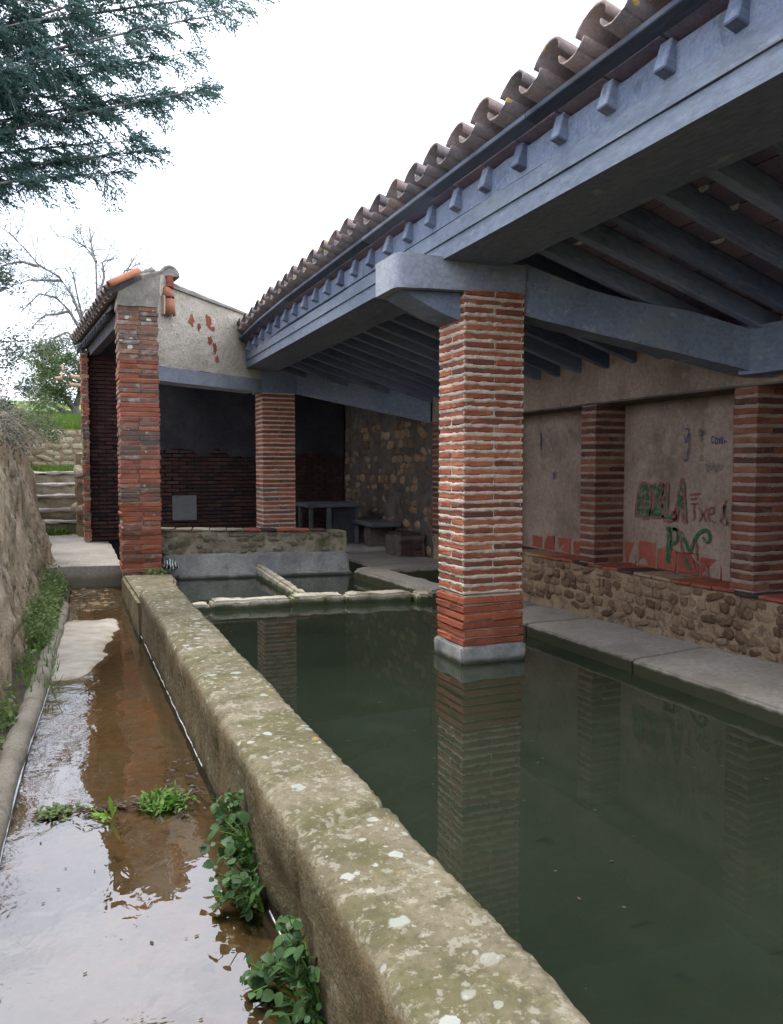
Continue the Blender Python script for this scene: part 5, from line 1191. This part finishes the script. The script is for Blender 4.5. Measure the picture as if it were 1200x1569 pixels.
# dark evergreen at the left edge
eg = thing('evergreen_tree', 'grey green evergreen tree standing on the bank beyond the wall', 'tree', (-1.75, 16.5, 1.95))
m = MB(); m.tube([(0, 0, -.1), (.05, 0, 1.6), (0, 0, 3.4)], [.14, .1, .04], 7); link('trunk', m.mesh('trunk', True), eg, 'bark')
cl = []
for _ in range(52):
    a, h = ro.uniform(0, 6.28), ro.uniform(.5, 4.2); rad = 1.35 * math.sqrt(ro.random()) * (1.1 - abs(h - 2) * .2)
    cl.append((Vector((math.cos(a) * rad, math.sin(a) * rad, h)), ro.uniform(.2, .38)))
link('crown', leaf_cloud(12000, in_clumps(cl), .075, .03, 6), eg, 'evergreen')
for k, (x, y, z, s, lab) in enumerate(((-.95, 12.8, 1.85, .34, 'scrubby grey green bush at the far end of the retaining wall'), (-.6, 15.2, 1.75, .6, 'dark green bush between the retaining wall and the olive tree'))):
    bs = thing('wild_bush', lab, 'bush', (x, y, z)); cl = [(Vector((ro.uniform(-1, 1) * s, ro.uniform(-1, 1) * s, ro.uniform(0, 1.3) * s)), .22) for _ in range(18)]
    link('leaves', leaf_cloud(3600, in_clumps(cl), .06, .025, 30 + k), bs, 'evergreen' if k == 0 else 'olive')
    tw2 = MB()
    for _ in range(40):
        a = Vector((ro.uniform(-.3, .3), ro.uniform(-.3, .3), 0)); b = a + Vector((ro.uniform(-.6, .6), ro.uniform(-.6, .6), ro.uniform(.3, 1.0))); tw2.tube([a, a.lerp(b, .5) + Vector((0, 0, .1)), b], [.008, .006, .003], 3, False)
    link('stems', tw2.mesh('stems'), bs, 'dry_stem')
# dry creeper over the top of the wall
dv = thing('dry_creeper', 'tangle of dry tan creeper stems spilling over the retaining wall', 'creeper', (-.6, 9, 2.0))
m = MB()
for _ in range(210):
    y = ro.uniform(-3.2, 2.6); p = bank_p(9 + y, .93 + ro.uniform(-.1, .06)); a = Vector((p[0] + .6 - .1, y, p[2] - 2.0)); pts = [a]
    d = Vector((ro.uniform(-.3, .8), ro.uniform(-.8, .8), ro.uniform(.1, 1))).normalized(); q = a.copy(); L_ = ro.uniform(.2, .75)
    for k in range(6): d = (d + Vector((ro.uniform(-.3, .3), ro.uniform(-.3, .3), -.28))).normalized(); q = q + d * L_ / 6; pts.append(q.copy())
    m.tube(pts, [.0045, .004, .0036, .0032, .0028, .002, .0015], 3, False)
link('stems', m.mesh('stems'), dv, 'dry_stem')
def cr(rr):
    y = rr.uniform(-3.2, 2.7); p = bank_p(9 + y, .9 + rr.gauss(0, .06)); return (p[0] + .6 + rr.uniform(-.05, .08), y, p[2] - 2.0 + abs(rr.gauss(0, .07)))
link('leaves', leaf_cloud(2000, cr, .04, .02, 12), dv, 'evergreen')

# broad-leaved plants at the foot of the parapet: each leaf its own part
def big_leaf(k):
    rr = random.Random(300 + k); n = 6; V, F = [], []
    prof = [(0, .02), (.15, .30), (.38, .44), (.62, .38), (.85, .20), (1, .01)]
    for (t, w) in prof:
        zz = -.22 * t * t; V += [(t, -w * (1 + rr.uniform(-.1, .1)), zz + .10 * w + rr.uniform(-.02, .02)), (t, 0, zz), (t, w * (1 + rr.uniform(-.1, .1)), zz + .10 * w + rr.uniform(-.02, .02))]
    for i in range(n - 1):
        for j in (0, 1): a = i * 3 + j; F.append((a, a + 1, a + 4, a + 3))
    me = pydata('leaf', V, F, True); me.materials.append(MAT['vine']); return me
LV = [big_leaf(k) for k in range(5)]
def creeper(label, base, spots, n, size, seed, mats=None):
    rr = random.Random(seed); t = thing('ivy_plant', label, 'plant', base, 'leafy plants along the foot of the parapet'); b = Vector(base); st_ = MB(); 
    for i in range(n):
        c = spots[rr.randrange(len(spots))]; p = Vector(c[:3]) + Vector((rr.gauss(0, c[3]), rr.gauss(0, c[3] * 1.25), rr.gauss(0, c[3] * .8)))
        p.x = min(p.x, 0.615 - 0.02 * rr.random()); p.z = max(p.z, -.11)
        s = size * (rr.uniform(.35, .8) if rr.random() < .45 else rr.uniform(.8, 1.4))
        o = link('leaf', LV[rr.randrange(5)], t, None, loc=p - b, scale=(s, s, s))
        a = math.pi + rr.gauss(0, 1.15); o.rotation_euler = (rr.uniform(-.8, .8), rr.uniform(-.3, 1.0), a)
        if i % 2 == 0:
            q = Vector((min(.62, c[0] + .04), c[1] + rr.uniform(-.03, .03), max(-.12, p.z - .10))); st_.tube([q - b, (q.lerp(p, .5) + Vector((-.01, 0, .02))) - b, p - b], [.003, .0024, .0018], 4, False)
    link('stems', st_.mesh('stems'), t, 'weed')
creeper('leafy dark green plant climbing the parapet beside the weir', (.58, 2.85, -.12), [(.60, 3.06, .11, .035), (.59, 2.98, .05, .045), (.565, 2.88, .0, .045), (.54, 2.80, -.06, .045), (.555, 2.71, -.03, .045), (.58, 2.84, .06, .04), (.57, 2.66, -.06, .04)], 250, .038, 1)
creeper('leafy green plant at the foot of the parapet in the foreground', (.6, 2.12, -.12), [(.60, 2.19, .08, .03), (.595, 2.12, .04, .035), (.55, 2.19, -.04, .035), (.52, 2.24, -.06, .03), (.58, 2.08, -.01, .035), (.60, 2.05, .04, .03), (.57, 2.02, -.05, .03)], 240, .036, 2)
creeper('small bright leafy plant at the bottom edge of the parapet', (.62, 1.96, -.12), [(.61, 2.0, -.08, .025), (.605, 1.93, -.08, .03), (.58, 2.03, -.10, .02)], 130, .024, 3)
# weeds on the weir
def tuft(name, label, loc, n, L_, w, mat, spread, seed, up=.9):
    rr = random.Random(seed); t = thing(name, label, 'weed', loc); V, F = [], []
    for _ in range(n):
        a = rr.uniform(0, 6.28); e = rr.uniform(.15, 1.3) * up; d = Vector((math.cos(a) * math.cos(e), math.sin(a) * math.cos(e), math.sin(e))); p = Vector((rr.gauss(0, spread), rr.gauss(0, spread), 0)); s = d.cross(Vector((0, 0, 1))).normalized() * w * rr.uniform(.6, 1.2); l = L_ * rr.uniform(.4, 1.1)
        k = len(V); V += [p - s * .3, p + s * .3, p + d * l * .5 + s, p + d * l * .5 - s, p + d * l + Vector((0, 0, -.25 * l))]; F += [(k, k + 1, k + 2, k + 3), (k + 3, k + 2, k + 4)]
    link('leaves', pydata('leaves', [tuple(q) for q in V], F), t, mat); return t
tuft('small_weed', 'low dark green weed at the left end of the weir', (-.06, 3.76, -.118), 170, .05, .009, 'ground_leaf', .032, 1, .7)
tuft('grass_tuft', 'upright bright green blades in the middle of the weir', (.165, 3.62, -.125), 9, .15, .011, 'weed_bright', .012, 2, 1.1)
tuft('small_weed', 'bushy bright green weed at the right of the weir', (.40, 3.68, -.118), 260, .085, .008, 'weed', .042, 3, 1.0)
# ground cover at the foot of the retaining wall
def gc(rr):
    y = 4.2 + 6.6 * rr.random() ** .8; a, b = wall_x(y), kerb_x(y) - .10
    t = rr.random(); x = a - .03 + (b - a + .03) * t * (1.15 if y > 7 else .95)
    dens = fbm((x, y, 0), 2.2)
    if dens < -.12 + .3 * rr.random(): y = 7 + 3.6 * rr.random(); x = wall_x(y) + .2 * rr.random() ** 2
    climb = (abs(rr.gauss(0, .13)) if rr.random() < .55 else 0) * (1 - .5 * t) * (1 + .6 * dens)
    if t < .35: x -= .12 * climb
    return (x + rr.uniform(-.02, .02), y, -.05 + climb)
o = link('ground_cover', leaf_cloud(15000, gc, .036, .022, 44), None, 'ground_leaf'); tag(o, 'small green creeping plants along the foot of the retaining wall', 'ground cover', kind='stuff')
def gc2(rr):
    y = 6.5 + 4 * rr.random(); return (kerb_x(y) - .08 - .2 * rr.random(), y, -.06 + .03 * rr.random())
o = link('grass', blades(260, (-.33, -.06), (5.6, 9.2), lambda x, y: -.06, .09, 8), None, 'weed'); tag(o, 'long thin grass blades by the kerb', 'grass', kind='stuff')
tuft('small_weed', 'green weed growing on the lowest stone step', (-.14, 15.5, .2), 200, .22, .02, 'weed', .12, 6, .9)
tuft('small_weed', 'dark weed sprouting on the parapet end before the corner pillar', (1.0, 9.86, .14), 120, .10, .014, 'ground_leaf', .07, 7, .8)

# floating and stranded leaves
rl = random.Random(77)
DL = []
for k in range(4):
    n = 6; V = []; rr = random.Random(k)
    for i in range(n): a = 6.283 * i / n; V.append((math.cos(a) * rr.uniform(.7, 1.1), math.sin(a) * .45 * rr.uniform(.7, 1.2), rr.uniform(-.06, .12)))
    V.append((0, 0, .1)); me = pydata('fallen_leaf', V, [(i, (i + 1) % n, n) for i in range(n)], True); me.materials.append(MAT['dead_leaf']); DL.append(me)
for i in range(64):
    near = i < 40
    y = rl.uniform(1.75, 3.5) if near else rl.uniform(3.8, 6.2); x = rl.uniform(-.15 if near else -.1, .56); s = rl.uniform(.005, .013)
    o = link('fallen_leaf', DL[rl.randrange(4)], None, None, loc=(x, y, -.1165), rot=(0, 0, rl.uniform(0, 6.28)), scale=(s, s, s * .5)); tag(o, 'small dead leaf floating on the shallow channel water', 'leaf', 'dead leaves on the channel water')
for i in range(34):
    y = 1.6 + 5.6 * rl.random(); x = rl.uniform(1.02, 3.5); s = rl.uniform(.006, .016)
    if 2.5 < x < 3.2 and 4.8 < y < 5.6: continue
    o = link('fallen_leaf', DL[rl.randrange(4)], None, None, loc=(x, y, .003), rot=(0, 0, rl.uniform(0, 6.28)), scale=(s, s, s * .4)); tag(o, 'tiny dead leaf floating on the green basin water', 'leaf', 'dead leaves on the basin water')
V, F = [], []
for i in range(520):        # debris caught on the weir and in the far end of the channel
    k = rl.random()
    if k < .45: x, y = rl.uniform(-.15, .58), 3.74 + rl.gauss(0, .035)
    elif k < .6: x, y = rl.uniform(.42, .60), rl.uniform(3.5, 4.2)
    else: x, y = rl.uniform(.05, .6), rl.uniform(8.4, 10.6)
    z = max(-.117, bed_h(x, y)[0] + .004); a = rl.uniform(0, 6.28); l, w = rl.uniform(.008, .03), rl.uniform(.004, .010); j = len(V); c, s = math.cos(a), math.sin(a)
    V += [(x - c * l, y - s * l, z), (x + s * w, y - c * w, z + .004), (x + c * l, y + s * l, z + .002), (x - s * w, y + c * w, z + .006)]; F.append((j, j + 1, j + 2, j + 3))
o = link('leaf_litter', pydata('litter', V, F), None, 'dead_leaf'); tag(o, 'dark wet leaf litter caught on the weir and far channel', 'litter', kind='stuff')
for i in range(3):
    m = MB(); p = [(.1, 9.7 + .2 * i, -.09), (.25, 9.8 + .15 * i, -.06), (.38, 9.95, -.09)][: 3]; m.tube([(a + .03 * i, b, c) for a, b, c in p], [.008, .007, .004], 5)
    o = link('fallen_twig', m.mesh('twig', True), None, 'dry_stem'); tag(o, 'bent dry twig lying at the far end of the channel', 'twig', 'twigs at the far end of the channel')
